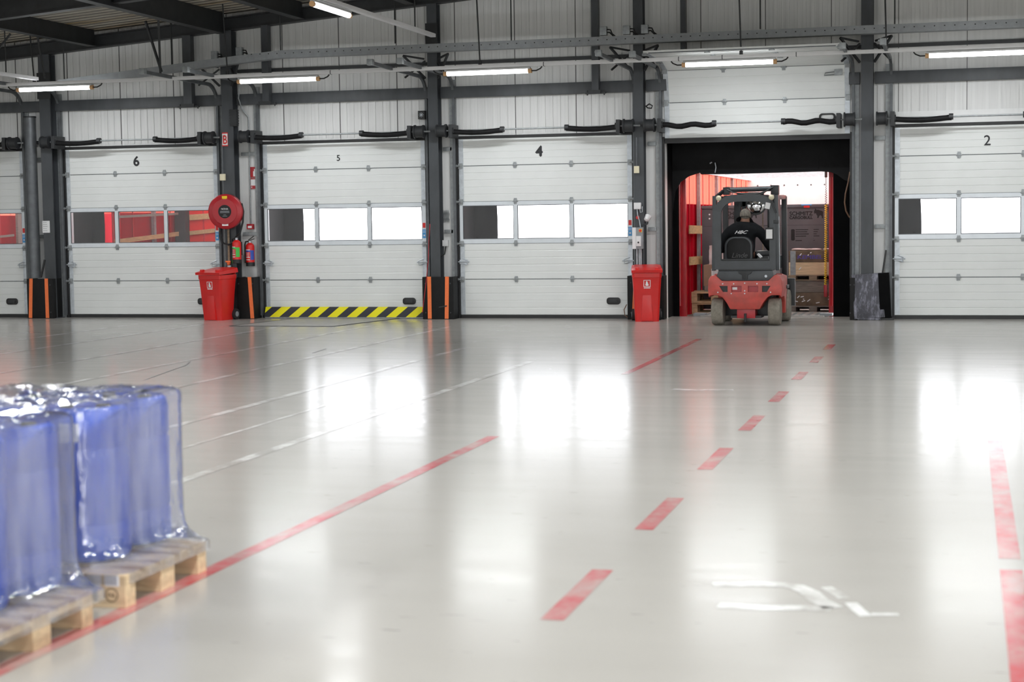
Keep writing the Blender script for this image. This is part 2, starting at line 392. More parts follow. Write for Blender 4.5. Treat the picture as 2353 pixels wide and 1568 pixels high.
def skinned(name, mat, parent, joints, edges, sub=2, root=0):
    """one continuous surface grown over a skeleton; joints = (x, y, z, radius[, radius2])"""
    me = bpy.data.meshes.new(name); me.from_pydata([j[:3] for j in joints], edges, [])
    o = bpy.data.objects.new('sk', me); COL.objects.link(o)
    o.modifiers.new('skin', 'SKIN').use_smooth_shade = True
    for i, v in enumerate(me.skin_vertices[0].data):
        v.radius = (joints[i][3], joints[i][4] if len(joints[i]) > 4 else joints[i][3]); v.use_root = (i == root)
    sm = o.modifiers.new('sub', 'SUBSURF'); sm.levels = sub
    dg = bpy.context.evaluated_depsgraph_get(); out = bpy.data.meshes.new_from_object(o.evaluated_get(dg)); bpy.data.objects.remove(o)
    n = bpy.data.objects.new(name, out); COL.objects.link(n); out.materials.clear(); out.materials.append(M[mat])
    for p in out.polygons: p.use_smooth = True
    n.parent = parent; return n
def cut(o, cutter):
    """carve the recesses out of a mesh object"""
    md = o.modifiers.new('cut', 'BOOLEAN'); md.object = cutter; md.operation = 'DIFFERENCE'; md.solver = 'EXACT'
    dg = bpy.context.evaluated_depsgraph_get(); me = bpy.data.meshes.new_from_object(o.evaluated_get(dg))
    o.modifiers.remove(md); old = o.data; o.data = me; bpy.data.meshes.remove(old); bpy.data.objects.remove(cutter)
    mat0 = me.materials[0]; me.materials.clear(); me.materials.append(mat0)
    for p in me.polygons: p.use_smooth = True; p.material_index = 0
    me.set_sharp_from_angle(angle=math.radians(32)); return o

WY = 29.45                     # inner face of the dock wall
DW = 3.2                       # width of a dock door
DOORS = {7: -21.0, 6: -16.88, 5: -12.75, 4: -8.91, 3: -5.12, 2: -1.17}
def roofz(x): return 5.0 + .077 * (x + 18.2) if x < 3 else 5.0 + .077 * 21.2 - .077 * (x - 3)    # underside of the rafters

# ------------------------------------------------------------------ setting
X0, X1, Y0 = -26.0, 14.0, -12.0
fl = bx('floor', 'floor', None, X0, X1, Y0, 30.05, -.3, 0); tag(fl, 'pale polished epoxy hall floor with worn red and white lines', 'floor', kind='structure')
b = B(); xs = sorted(DOORS.values()); edge = X0
for x in xs:
    b.box(edge, x, WY, WY + .2, 0, 3.27); edge = x + DW
b.box(edge, X1, WY, WY + .2, 0, 3.27).box(X0, X1, WY, WY + .2, 3.27, 7.4)
k = X0
while k < X1 - .1:
    b.box(k + .04, k + .10, WY - .014, WY + .01, 3.34, 7.3); k += .14
tag(b.build('wall_back', 'wall', smooth=False), 'white ribbed dock wall with six door openings', 'wall', kind='structure')
tag(bx('wall_left', 'wall_plain', None, X0 - .2, X0, Y0, WY, 0, 7.4), 'plain left hall wall', 'wall', kind='structure')
tag(bx('wall_right', 'wall_plain', None, X1, X1 + .2, Y0, WY, 0, 7.4), 'plain right hall wall', 'wall', kind='structure')
b = B(); e = X0
for a, c in ((-9.5, -5.0), (4.3, 8.6)): b.box(e, a, Y0 - .2, Y0, 0, 4.2); e = c       # two open gates let daylight in behind the camera
b.box(e, X1, Y0 - .2, Y0, 0, 4.2).box(X0, X1, Y0 - .2, Y0, 4.2, 7.4)
tag(b.build('wall_front', 'wall_plain', smooth=False), 'plain hall wall with two open gates behind the camera', 'wall', kind='structure')
b = B()
zl, zm, zr = roofz(X0) + .34, roofz(3) + .34, roofz(X1) + .34
b.poly([(X0, Y0, zl), (3, Y0, zm), (X1, Y0, zr), (X0, WY + .2, zl), (3, WY + .2, zm), (X1, WY + .2, zr)] + [(X0, Y0, zl + .1), (3, Y0, zm + .1), (X1, Y0, zr + .1), (X0, WY + .2, zl + .1), (3, WY + .2, zm + .1), (X1, WY + .2, zr + .1)],
       [(0, 1, 4, 3), (1, 2, 5, 4), (6, 9, 10, 7), (7, 10, 11, 8), (0, 3, 9, 6), (2, 8, 11, 5), (0, 6, 7, 1), (1, 7, 8, 2), (3, 4, 10, 9), (4, 5, 11, 10)])
tag(b.build('ceiling', 'deck', smooth=False), 'corrugated steel roof deck with rusty stains', 'ceiling', kind='structure')

# lines painted on the floor
def strip(name, mat, x0, x1, y0, y1): return B().poly([(x0, y0, .0015), (x1, y0, .0015), (x1, y1, .0015), (x0, y1, .0015)], [(0, 1, 2, 3)]).build(name, mat, fl, False)
strip('red_lane_line', 'line_red', -3.83, -3.725, -2, 13.35)
strip('red_lane_line', 'line_red', -3.82, -3.73, 18.9, 24.5)
strip('red_lane_line', 'line_red', .175, .285, 9.0, 14.1)
strip('red_lane_line', 'line_red', .175, .285, -2, 8.72)
for y0, y1 in ((7.22, 8.32), (9.45, 10.57), (11.8, 12.95), (14.03, 15.13), (16.25, 17.23), (18.49, 19.42), (20.64, 21.55), (22.67, 23.6)):
    strip('red_lane_dash', 'line_red', -1.84, -1.73, y0, y1)
for x, w, y0, y1 in ((-14.45, .10, 17, 27.5), (-13.13, .10, 15.5, 27.5), (-11.43, .10, 15, 28), (-9.88, .10, 14.5, 27.5), (-8.39, .10, 12, 27), (-6.8, .10, 11, 22.5), (-6.06, .05, 12, 15.5), (-5.3, .10, 9.5, 20.5)):
    strip('white_bay_line', 'line_white', x - w / 2, x + w / 2, y0, y1)
def fpath(name, mat, pts, w):
    """a painted stroke on the floor"""
    b = B(); L = []
    for i, p in enumerate(pts):
        a, c = Vector(pts[max(i - 1, 0)]), Vector(pts[min(i + 1, len(pts) - 1)]); d = (c - a).normalized(); n = Vector((-d.y, d.x)) * w / 2
        L.append((p[0] + n.x, p[1] + n.y, .0015)); L.append((p[0] - n.x, p[1] - n.y, .0015))
    return b.poly(L, [(2 * i, 2 * i + 1, 2 * i + 3, 2 * i + 2) for i in range(len(pts) - 1)]).build(name, mat, fl, False)
_f0 = _f; CAMZ = 1.8
def at(px, py, Y=None, z=None):
    """the point of the place seen at a pixel, on the plane at depth Y or height z"""
    d = _f * FPX + _R * (px - 1176.5) - _U * (py - 784)
    t = Y / d.y if Y is not None else (z - CAMZ) / d.z
    return Vector((d.x * t, d.y * t, CAMZ + d.z * t))
def fl2(px, py): p = at(px, py, z=0); return (p.x, p.y)
fpath('white_floor_mark', 'paint_white', [fl2(*q) for q in ((1640, 1345), (1720, 1343), (1790, 1344), (1830, 1349), (1860, 1362), (1880, 1380), (1915, 1398))], .10)
fpath('white_floor_mark', 'paint_white', [fl2(*q) for q in ((1650, 1392), (1760, 1398), (1860, 1398), (1910, 1402))], .10)
fpath('white_floor_mark', 'paint_white', [fl2(*q) for q in ((1898, 1350), (1920, 1362), (1940, 1376))], .06)
fpath('white_floor_mark', 'paint_white', [fl2(*q) for q in ((1955, 1386), (1972, 1403), (1990, 1417))], .06)
fpath('white_floor_mark', 'paint_white', [fl2(*q) for q in ((2003, 1413), (2065, 1413))], .05)
fpath('white_floor_mark', 'paint_white', [fl2(*q) for q in ((1545, 895), (1600, 897), (1685, 896))], .12)
fpath('floor_scratch', 'print_grey', [fl2(*q) for q in ((335, 873), (390, 853), (428, 840), (436, 832))], .022)
fpath('floor_scratch', 'print_grey', [fl2(*q) for q in ((718, 812), (750, 802))], .02)

# ------------------------------------------------------------------ steelwork
def ibeam(b, w, h, t, tf, z0, z1, x=0, y=0):
    """upright H section, flanges facing the hall"""
    b.box(x - w / 2, x + w / 2, y - h / 2, y - h / 2 + tf, z0, z1).box(x - w / 2, x + w / 2, y + h / 2 - tf, y + h / 2, z0, z1)
    return b.box(x - t / 2, x + t / 2, y - h / 2 + tf, y + h / 2 - tf, z0, z1)
COLX = {'A': (-17.15, .23, 'dark grey steel column with a white paper sheet taped on it'),
        'B': (-13.34, .22, 'dark grey steel column behind the round red hose reel'),
        'C': (-9.31, .18, 'dark grey steel column between door 5 and door 4'),
        'D': (-5.54, .17, 'dark grey steel column carrying the grey switch cabinet, beside the open dock'),
        'E': (-1.62, .20, 'dark grey steel column between the open dock and door 2')}
for k, (x, w, lab) in COLX.items():
    t = thing('steel_column', (x, 29.30, 0), lab, 'column', 'columns along the dock wall')
    ibeam(B(), w, .24, .03, .025, .012, roofz(x)).build('shaft', 'steel', t, False)
    bx('foot_plate', 'steel', t, -w * .7, w * .7, -.16, .16, 0, .012)
    zt = roofz(x) - .35
    if k in 'AC': bx('splice_plate', 'steel_dark', t, -w * .62, w * .62, -.14, -.121, zt - .5, zt, .004)
for x, z0, w, lab in ((-14.12, 4.02, .17, 'dark vertical post on the girt above door 6'), (-12.54, 4.02, .13, 'dark vertical post on the girt close beside the hose reel column'),
                  (-6.30, 4.02, .12, 'dark vertical post on the girt above door 4'), (-4.74, 4.4, .09, 'thin dark vertical post above the open dock')):
    t = thing('wind_post', (x, 29.24, z0), lab, 'post', 'wind posts above the doors')
    bx('post', 'steel', t, -w / 2, w / 2, -.1, .055, -.02, roofz(x) - z0)
    if z0 < 4.3:
        b = B().box(-w * .8, w * .8, -.118, -.1, -.05, .02)
        for sx in (-1, 1): b.box(sx * (w * .6 + .06) - .05, sx * (w * .6 + .06) + .05, -.1, -.03, -.045, -.02).cyl((sx * (w * .6 + .08), -.05, -.07), (sx * (w * .6 + .08), -.05, .02), .012, n=8)
        b.build('foot_bracket', 'steel_dark', t)
# girts on the dock wall
seg = [(-26, -17.3), (-17.0, -13.48), (-13.2, -9.42), (-9.2, -5.64), (-5.43, -5.07), (-1.93, -1.75), (-1.5, 14)]
glab = ['far left', 'door 6', 'door 5', 'door 4', 'between switch cabinet column and raised door', 'between raised door and scuffed sheet column', 'door 2']
for (a, c), l in zip(seg, glab):
    o = bx('steel_girt', 'steel', None, a, c, 29.30, 29.432, 4.0, 4.2, .008)
    if l[0] == 'd': lb = 'dark grey horizontal beam on the white wall above ' + l
    elif l[0] == 'f': lb = 'dark grey horizontal beam beyond the column with paper sheet'
    else: lb = 'short dark beam end ' + l
    tag(o, lb, 'beam', 'horizontal girts above the doors')
def slope_beam(name, y, h, lab, xa=X0, xb=X1):
    b = B()
    for a, c in ((xa, 3), (3, xb)):
        for (dy0, dy1, dz0, dz1) in ((-.09, .09, 0, .022), (-.09, .09, h - .022, h), (-.012, .012, .022, h - .022)):
            b.poly([(X, y + dy, roofz(X) + dz) for X in (a, c) for dy in (dy0, dy1) for dz in (dz0, dz1)], [(0, 1, 3, 2), (4, 6, 7, 5), (0, 4, 5, 1), (2, 3, 7, 6), (0, 2, 6, 4), (1, 5, 7, 3)])
    return tag(b.build(name, 'steel_dark', None, False), lab, 'rafter', 'rafters under the roof')
slope_beam('roof_rafter', 29.3, .25, 'dark sloping rafter along the top of the dock wall')
slope_beam('roof_rafter', 25.0, .32, 'dark sloping rafter with pale lower flange, nearest under the roof deck')
for y in (20.5, 15.5, 10, 4, -2, -8): slope_beam('roof_rafter', y, .32, 'dark roof rafter further back over the hall')
for i, x in enumerate((-18.9, -16.1, -13.42, -11.85, -9.7, -7.2, -4.4)):
    d = -.05 if i == 2 else .03
    lb = ['purlin beyond the column with paper', 'purlin meeting the wall above door 6', 'deep purlin ending at the hose reel column', 'purlin ending above door 5',
          'purlin ending above the column between doors 5 and 4', 'purlin above door 4 hidden by the frame edge', 'purlin over the open dock'][i]
    b = B().box(x - .05, x + .05, -12, 29.2, roofz(x) + d + .02, roofz(x) + .34).box(x - .09, x + .09, -12, 29.2, roofz(x) + d, roofz(x) + d + .02)
    tag(b.build('roof_purlin', 'steel_dark', None, False), 'dark roof ' + lb, 'purlin', 'purlins under the roof deck')
t = thing('roof_brace', (0, 0, 0), 'thin dark crossed rods hanging from the roof above door 6', 'brace')
t.location = (-15.0, 27.9, 4.45)
def rel(o, *ps): return [Vector(p) - o.location for p in ps]
b = B(); P = rel(t, at(334, 48, 27.2), at(371, 165, 27.6)); b.bar(P[0], P[1], .035)
P = rel(t, at(363, 20, 27.2), at(369, 178, 27.6)); b.bar(P[0], P[1], .04); b.build('rod', 'steel_dark', t)
P = rel(t, at(82, 60, 27.2), at(103, 180, 27.6)); B().bar(P[0], P[1], .03).build('rod', 'steel_dark', t)
P = rel(t, at(-10, 120, 27.2), at(24, 78, 27.2)); B().bar(P[0], P[1], .03).build('rod', 'steel_dark', t)

# cable tray high on the wall, its brackets and boxes
t = thing('cable_tray', (-12.2, 28.62, 4.77), 'long grey perforated cable tray crossing high in front of the columns', 'cable tray')
L0 = t.location
def tray_seg(b, p, q, w=.2, h=.13):
    p, q = Vector(p), Vector(q); b.bar(p + Vector((0, -w / 2, 0)), q + Vector((0, -w / 2, 0)), .012, h).bar(p + Vector((0, w / 2, 0)), q + Vector((0, w / 2, 0)), .012, h).bar(p - Vector((0, 0, h / 2)), q - Vector((0, 0, h / 2)), w, .01)
b = B(); tray_seg(b, Vector((-12.0, 28.62, 4.83)) - L0, Vector((13.5, 28.62, 4.83)) - L0)
tray_seg(b, at(140, 193, 28.2) - L0, at(545, 138, 28.55) - L0); tray_seg(b, at(545, 138, 28.55) - L0, Vector((-12.0, 28.62, 4.83)) - L0)
b.build('tray', 'tray', t, False)
for px, y1 in ((1175, 95), (1747, 67), (2056, 60), (908, 100), (645, 118), (395, 155), (148, 187)):
    p = at(px, y1, 28.62); B().cyl(p - L0, Vector((p.x, p.y, roofz(p.x) + .2)) - L0, .012, n=8).build('hanger_rod', 'steel_dark', t)
t2 = tag(bx('wall_rail', 'steel_dark', None, -13.2, 13.9, 29.36, 29.432, 4.60, 4.66), 'thin dark rail on the wall right behind the cable tray', 'rail')
for x, lab in ((-13.34, 'hose reel column'), (-9.31, 'column between doors 5 and 4'), (-5.54, 'column with the switch cabinet'), (-1.62, 'column behind the scuffed leaning sheet')):
    t = thing('tray_bracket', (x, 29.17, 4.3), 'black triangular bracket under the cable tray at the ' + lab, 'bracket', 'brackets under the cable tray')
    for sx in (-1, 1):
        b = B().bar((sx * .12, -.02, 0.05), (sx * .42, -.36, .44), .035).bar((sx * .14, -.02, .40), (sx * .42, -.36, .44), .03).bar((sx * .40, -.34, .05), (sx * .12, -.03, .36), .03)
        b.build('strut', 'steel_dark', t)
for px, py, lab in ((1387, 74, 'above door 4'), (1440, 72, 'just before the switch cabinet column'), (1482, 70, 'just past the switch cabinet column'), (494, 130, 'before the hose reel column towards door 6'), (551, 121, 'past the hose reel column towards door 5')):
    p = at(px, py, 28.6); t = thing('junction_box', (p.x, p.y, p.z - .055), 'grey junction box on the cable tray ' + lab, 'junction box', 'boxes on the cable tray')
    bx('housing', 'grey_plastic', t, -.06, .06, -.05, .05, 0, .15, .008).data.materials[0] = M['galv_dark']
    B().tube([(.05, 0, .1), (.12, 0, .09), (.15, 0, .02), (.2, 0, -.02)], .012).tube([(.05, .02, .05), (.1, .02, .05), (.17, .02, -.02)], .012).build('cable', 'black', t)

# ------------------------------------------------------------------ lamps
def area(parent, loc, w, l, power, rz=0):
    ld = bpy.data.lights.new('lamp_glow', 'AREA'); ld.shape = 'RECTANGLE'; ld.size = w; ld.size_y = l; ld.energy = power; ld.color = (.96, .985, 1.0)
    o = bpy.data.objects.new('lamp_glow', ld); COL.objects.link(o); o.parent = parent; o.location = loc; o.rotation_euler = (0, 0, rz); return o
def tube_lamp(p, along, label, length=1.5, power=DOCK_W, wired=True, group='tube lamps over the dock doors'):
    t = thing('tube_lamp', p, label, 'lamp', group, rz=0 if along == 'X' else PI / 2)
    h = length / 2
    B().box(-h, h, -.035, .035, 0, .035, .008).build('batten', 'batten', t)
    B().cyl((-h + .04, 0, -.03), (h - .04, 0, -.03), .038, n=16).build('tube', 'tube' if along == 'X' else 'tube_hall', t)
    for s in (-1, 1): B().cyl((s * (h - .04), 0, -.03), (s * (h + .02), 0, -.03), .04, n=14).build('end_cap', 'lamp_end', t)
    if wired:
        for s in (-1, 1): B().tube([(s * (h + .01), 0, -.03), (s * (h + .1), 0, -.03), (s * (h + .17), 0, 0), (s * (h + .2), 0, .034)], .012, 6).build('cable', 'black', t)
    area(t, (0, 0, -.08), .12 if along == 'X' else .12, length - .1, power, PI / 2)
    return t
rail = thing('lamp_rail', (-10, 27.5, 4.37), 'long white lamp rail hanging in front of all dock doors', 'rail')
RL = rail.location
b = B().box(-22 - RL.x, 12 - RL.x, -.035, .035, -.03, .03, .006)
b.build('channel', 'white_plastic', rail)
for px0, px1, lab in ((37, 213, 'lit tube lamp on the long rail in front of door 6'), (545, 733, 'lit tube lamp on the long rail in front of door 5'), (1020, 1220, 'lit tube lamp on the long rail in front of door 4'),
                      (1568, 1783, 'lit tube lamp on the long rail before the raised door'), (2135, 2350, 'lit tube lamp on the long rail in front of door 2')):
    c = at((px0 + px1) / 2, 170, 27.5); tube_lamp((c.x, 27.5, 4.30), 'X', lab)
for px, y1 in ((1103, 145), (1703, 122), (2037, 107), (523, 175), (78, 163)):
    p = at(px, y1, 27.5); B().cyl((p.x - RL.x, 0, .03), (p.x - RL.x - .06, 0, roofz(p.x) + .2 - RL.z), .013, n=8).cyl((p.x - RL.x, 0, .03), (p.x - RL.x, 0, .09), .03, n=8).build('hanger_rod', 'steel_dark', rail)
for q in (1660, 1830, 1560, 760, 1250):
    p = at(q, 150, 27.5); B().box(p.x - RL.x - .006, p.x - RL.x + .006, -.04, .04, -.035, .035).build('joint_strap', 'steel', rail)
for x, z, yend, lab in ((-8.9, 4.98, 28.0, 'white lamp channel running towards the dock above the lit tube at top'), (-16.25, 4.45, 27.4, 'pale lamp channel ending in front of the column with paper sheet')):
    t = thing('lamp_channel', (x, yend, z), lab, 'rail', 'lamp channels running into the hall')
    bx('channel', 'white_plastic', t, -.045, .045, -39, 0, -.03, .03, .005)
    for k in range(9): B().cyl((0, -1 - 4 * k, .03), (0, -1 - 4 * k, roofz(x) + .1 - z), .012, n=6).build('hanger_rod', 'steel_dark', t)
tube_lamp((-8.9, 23.15, 4.98 - .09), 'Y', 'lit tube lamp at the top edge, pointing into the hall', power=LAMP_W * .15, wired=False, group=None)
LROWS = ((-16.25, 4.45), (-8.9, 4.98), (-1.6, 5.4), (5.8, 5.4), (-22.5, 4.3), (11.5, 5.2))
for x, z in LROWS[2:]:
    t = thing('lamp_channel', (x, 24.6, z), 'white lamp channel over the hall, outside the photograph', 'rail', 'lamp channels running into the hall')
    bx('channel', 'white_plastic', t, -.045, .045, -35.5, 0, -.03, .03, .005)
    for k in range(9): B().cyl((0, -1 - 4 * k, .03), (0, -1 - 4 * k, roofz(x) + .1 - z), .012, n=6).build('hanger_rod', 'steel_dark', t)
for x, z in LROWS:
    for k in range(7 if x < -8 and x > -20 else 8):
        y = (14.6 if x < -8 and x > -20 else 18.6) - 4 * k
        tube_lamp((x, y, z - .09), 'Y', 'lit hall tube lamp under a lamp channel, outside the photograph', power=LAMP_W, wired=False, group='hall tube lamps overhead')
# ------------------------------------------------------------------ dock doors
SEC = ((.06, .71), (.71, 1.36), (2.12, 2.77), (2.77, 3.26))
def panel_profile(z0, z1, ribs=True, deep=.004):
    pts = [(.045, z0), (0.012, z0), (0, z0 + .008)]
    if ribs:
        n = max(2, round((z1 - z0) / .13)); h = (z1 - z0) / n
        for i in range(1, n): z = z0 + i * h; pts += [(0, z - .008), (deep, z), (0, z + .008)]
    return pts + [(0, z1 - .008), (.012, z1), (.045, z1)]
def tracks(t, horizontal=True, ext=2.9):
    for side, x in (('l', -.06), ('r', DW + .06)):
        pts = [(x, -.07, .05), (x, -.07, 3.9)]
        for k in range(9):
            a = PI / 2 * k / 8; pts.append((x, -.07 - .38 * (1 - math.cos(a)), 4.0 + .38 * math.sin(a)))
        pts.append((x, -.07 - ext, 4.40))
        b = B()
        for p, q in zip(pts, pts[1:]): b.bar(p, q, .045, .06)
        tr = b.build('door_track', 'track', t, False)
        sgn = -1 if side == 'l' else 1
        bx('track_angle', 'galv_dark', tr, x + sgn * .035 - .06, x + sgn * .035 + .06, -.03, -.005, .0, 4.33 if side == 'l' else 4.2)
        B().box(x - .05, x + .05, -.07 - ext - .1, -.07 - ext, 4.36, 4.46, .01).box(x - .08, x + .02, -.07 - ext + .02, -.07 - ext + .1, 4.42, 4.45).build('end_stop', 'galv_dark', tr)
def springs(t, sag=.03, wob=0):
    z, y = 3.395, -.36
    sh = B().cyl((-.3, y, z), (DW + .22, y, z), .016, n=10).build('spring_shaft', 'galv_dark', t)
    for x0, x1, s in ((-.05, .93, 1), (2.10, DW - .16, -1)):
        pts, rs = [], []
        for k in range(13):
            u = k / 12; x = x0 + (x1 - x0) * u
            pts.append((x, y, z - sag * math.sin(PI * u) - .012 + (.018 * math.sin(4 * PI * u) if wob else 0))); rs.append(.045 + .004 * random.random())
        rs[0] = rs[-1] = .05
        B().tube(pts, .05, 12, rs).build('spring_sleeve', 'sleeve', t)
        e = x1 if s == 1 else x0; e2 = e - s * .04
        B().cyl((e2, y, z), (e + s * .03, y, z), .053, n=14).build('spring_cone', 'steel_dark', t)
        d0 = -.06 if s == 1 else DW - .13
        dr = B().cyl((d0 - s * .06, y, z), (d0 - s * .22, y, z), .105, n=22).cyl((d0 - s * .05, y, z), (d0 - s * .075, y, z), .122, n=22).cyl((d0 - s * .21, y, z), (d0 - s * .235, y, z), .118, n=22)
        dr.build('cable_drum', 'steel_dark', t)
        B().box(min(d0, d0 + s * .07), max(d0, d0 + s * .07), y - .07, -.02, z - .13, z + .11, .006).cyl((d0 + s * .035, y, z), (d0 + s * .09, y, z), .06, n=14).build('bearing_bracket', 'steel_dark', t)
    return sh
def hinge(b, x, z):   # strap hinge of two leaves and a pin
    b.box(x - .028, x + .028, -.012, 0, z - .055, z + .055, .004).box(x - .034, x + .034, -.022, -.006, z - .02, z + .03, .004).cyl((x - .05, -.018, z), (x + .05, -.018, z), .008, n=8)
def make_door(n, size=.2, handle=True, deep=.005, sp=''):
    t = thing('door_%d' % n, (DOORS[n], WY - .02, 0), 'white sectional dock door with a strip of three windows, marked %d' % n if n != 7 else 'white sectional dock door beyond the round grey pipe', 'door', kind='structure')
    bx('bottom_seal', 'black', t, 0, DW, -.01, .05, 0.0, .06)
    for z0, z1 in SEC:
        B().prism(panel_profile(z0, z1, deep=deep), .0, DW, 'X').build('door_panel', 'white', t, False)
        for x in (0, DW - .085): bx('end_stile', 'galv', t, x, x + .085, -.005, 0, z0 + .01, z1 - .01)
    # window section
    f = B()
    f.box(0, DW, -.006, .045, 1.36, 1.44).box(0, DW, -.006, .045, 2.05, 2.12)
    xs = [(.06, 1.02), (1.09, 2.06), (2.13, 3.12)]
    e = 0
    for a, c in xs: f.box(e, a, -.006, .045, 1.44, 2.05); e = c
    f.box(e, DW, -.006, .045, 1.44, 2.05)
    wf = f.build('window_frame', 'alu', t, False)
    g = B()
    for a, c in xs: g.ring(rrect(a, c, 1.44, 2.05, .002, 1), rrect(a + .012, c - .012, 1.452, 2.038, .002, 1), .004, .012)
    g.build('glazing_bead', 'track', wf, False)
    for a, c in xs: bx('pane', 'glass', wf, a + .004, c - .004, .018, .022, 1.444, 2.046)
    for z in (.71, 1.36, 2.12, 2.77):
        bx('seam_shade', 'track', t, .09, DW - .09, -.0015, .0135, z - .0055, z + .0055)  # dark strip painted in for the shade of the groove between sections
        for x in (1.055, 2.095):
            h = B(); hinge(h, x, z); h.build('hinge', 'galv_dark', t)
        for x, s in ((.03, -1), (DW - .03, 1)):
            h = B().box(x - .04, x + .04, -.03, 0, z - .05, z + .05, .006).box(x - .045, x + .045, -.045, -.02, z - .015, z + .02, .004).cyl((x, -.055, z), (x + s * .07, -.055, z), .014, n=8).cyl((x + s * .05, -.055, z), (x + s * .085, -.055, z), .026, n=12)
            h.build('roller_hinge', 'galv_dark', t)
    for s, x in ((1, .02), (-1, DW - .02)):
        B().box(x - .03, x + s * .09 + .03 if s > 0 else x + .03, -.035, 0, .99, 1.07, .008).cyl((x - s * .05, -.04, 1.03), (x + s * .16, -.04, 1.03), .012, n=8).tube([(x + s * .02, -.02, 1.0), (x + s * .12, -.05, .98), (x + s * .13, -.05, 1.05), (x + s * .04, -.03, 1.09)], .01, 6).build('slide_bolt', 'galv', t)
    if handle:
        h = B().prism(rrect(2.72, 2.97, .25, .375, .05), -.022, 0, 'Y', .006).build('door_handle', 'black', t)
        B().prism(rrect(2.77, 2.92, .28, .345, .02), -.036, -.02, 'Y', .004).build('grip', 'steel_dark', h)
    hd = B().box(-.02, DW + .02, -.012, .06, 3.26, 3.31).build('top_seal', 'black', t)
    bx('red_reflector', 'red', t, DW - .07, DW - .015, -.009, -.006, 1.66, 1.75)
    st = bx('blue_sticker', 'cyan', t, DW - .075, DW - .01, -.009, -.006, 1.47, 1.63)
    B().box(DW - .07, DW - .015, -.0105, -.009, 1.575, 1.583).box(DW - .07, DW - .015, -.0105, -.009, 1.60, 1.606).cyl((DW - .042, -.0105, 1.52), (DW - .042, -.009, 1.52), .016, n=12).build('sticker_print', 'plain_white', st)
    if n != 7: text('door_number', str(n), size, 'ink', t, (1.51, -.003, 2.92), bold={6: .008, 4: .012}.get(n, .002))
    tracks(t); springs(t)
    for s, x in ((-1, -.035), (1, DW + .035)): bx('side_seal', 'black', t, x - .03, x + .03, -.035, .02, .0, 3.3)
    return t
make_door(7); d6 = make_door(6, .255); d5 = make_door(5, .155); make_door(4, .255); d2 = make_door(2, .24, deep=.007)
bx('top_trim', 'header_white', d2, .0, DW, -.02, .0, 3.31, 3.52)
B().box(1.44, 1.6, -.0035, -.003, 2.985, 2.99).build('stencil_gap', 'white', d2)
# raised door of the open dock
t = thing('door_3', (DOORS[3], WY - .02, 0), 'white sectional dock door raised above the open loading bay', 'door', kind='structure')
def sect(p, q, name='door_panel'):
    (y0, z0), (y1, z1) = p, q; L = math.hypot(y1 - y0, z1 - z0); ang = math.atan2(-(y1 - y0), z1 - z0)
    b = B().prism(panel_profile(0, L), .0, DW, 'X'); mt = Matrix.Translation((0, y0, z0)) @ Matrix.Rotation(ang, 4, 'X')
    bmesh.ops.transform(b.bm, matrix=mt, verts=list(b.bm.verts)); o = b.build(name, 'white', t, False)
    for x in (0, DW - .085):
        e = B().box(x, x + .085, -.005, 0, .01, L - .01); bmesh.ops.transform(e.bm, matrix=mt, verts=list(e.bm.verts)); e.build('end_stile', 'galv', t, False)
    for x in (1.055, 2.095):
        h = B(); hinge(h, x, L - .01); bmesh.ops.transform(h.bm, matrix=mt, verts=list(h.bm.verts)); h.build('hinge', 'galv_dark', t)
    e = B().box(.09, DW - .09, -.0015, .0135, L - .0055, L + .0055); bmesh.ops.transform(e.bm, matrix=mt, verts=list(e.bm.verts)); e.build('seam_shade', 'track', t, False)  # dark strip for groove shade, as on the closed doors
    for x in (.03, DW - .03):
        h = B().box(x - .04, x + .04, -.04, 0, L - .05, L + .05, .006); bmesh.ops.transform(h.bm, matrix=mt, verts=list(h.bm.verts)); h.build('roller_hinge', 'galv_dark', t)
pts = [(0, 3.17), (0, 3.79), (-.16, 4.34), (-.72, 4.46), (-1.37, 4.47), (-2.02, 4.47)]
for p, q in zip(pts, pts[1:]): sect(p, q)
bx('bottom_seal', 'black', t, 0, DW, -.012, .05, 3.085, 3.17)
tracks(t, ext=2.5); springs(t, .01, 1)
for s, x in ((-1, -.035), (1, DW + .035)): bx('side_seal', 'black', t, x - .03, x + .03, -.035, .02, .0, 3.2)
h = B().ring(rrect(2.68, 2.96, 3.40, 3.53, .055), rrect(2.715, 2.925, 3.425, 3.505, .035), -.03, -.004).build('door_handle', 'black', t)
B().tube([(2.98, -.16, 4.22), (2.8, -.19, 4.20), (2.78, -.2, 4.16), (2.95, -.18, 4.17)], .012, 6).box(2.95, 3.08, -.18, -.12, 4.16, 4.26, .01).build('slide_bolt', 'galv_dark', t)

# narrow wall rails beside the columns
wl = ['beside the round grey pipe', 'near the red call box', 'near the white socket box', 'beside the switch cabinet', 'near the leaning black bar']
for i, (x0, x1) in enumerate(((-17.55, -17.28), (-13.18, -12.9), (-9.2, -9.03), (-5.42, -5.26), (-1.5, -1.33))):
    for z, wd in ((1.55, 'lower'), (3.05, 'upper')):
        tag(B().box(x0, x1, 29.40, 29.45, z, z + .07, .006).cyl((x0 + .04, 29.395, z + .035), (x0 + .04, 29.4, z + .035), .012, n=8).build('wall_bracket', 'galv_dark'), '%s thin grey wall bracket %s' % (wd, wl[i]), 'bracket', 'thin grey wall brackets')
o = thing('downpipe', (-17.51, 29.22, .78), 'round grey pipe standing beside the column with paper sheet', 'pipe')
B().cyl((0, 0, 0), (0, 0, 3.1), .115, n=24).build('pipe', 'track', o); B().cyl((0, 0, 3.1), (0, 0, 3.13), .125, n=24).box(-.1, .1, .1, .19, 2.6, 2.66).build('pipe_cap', 'steel_dark', o)

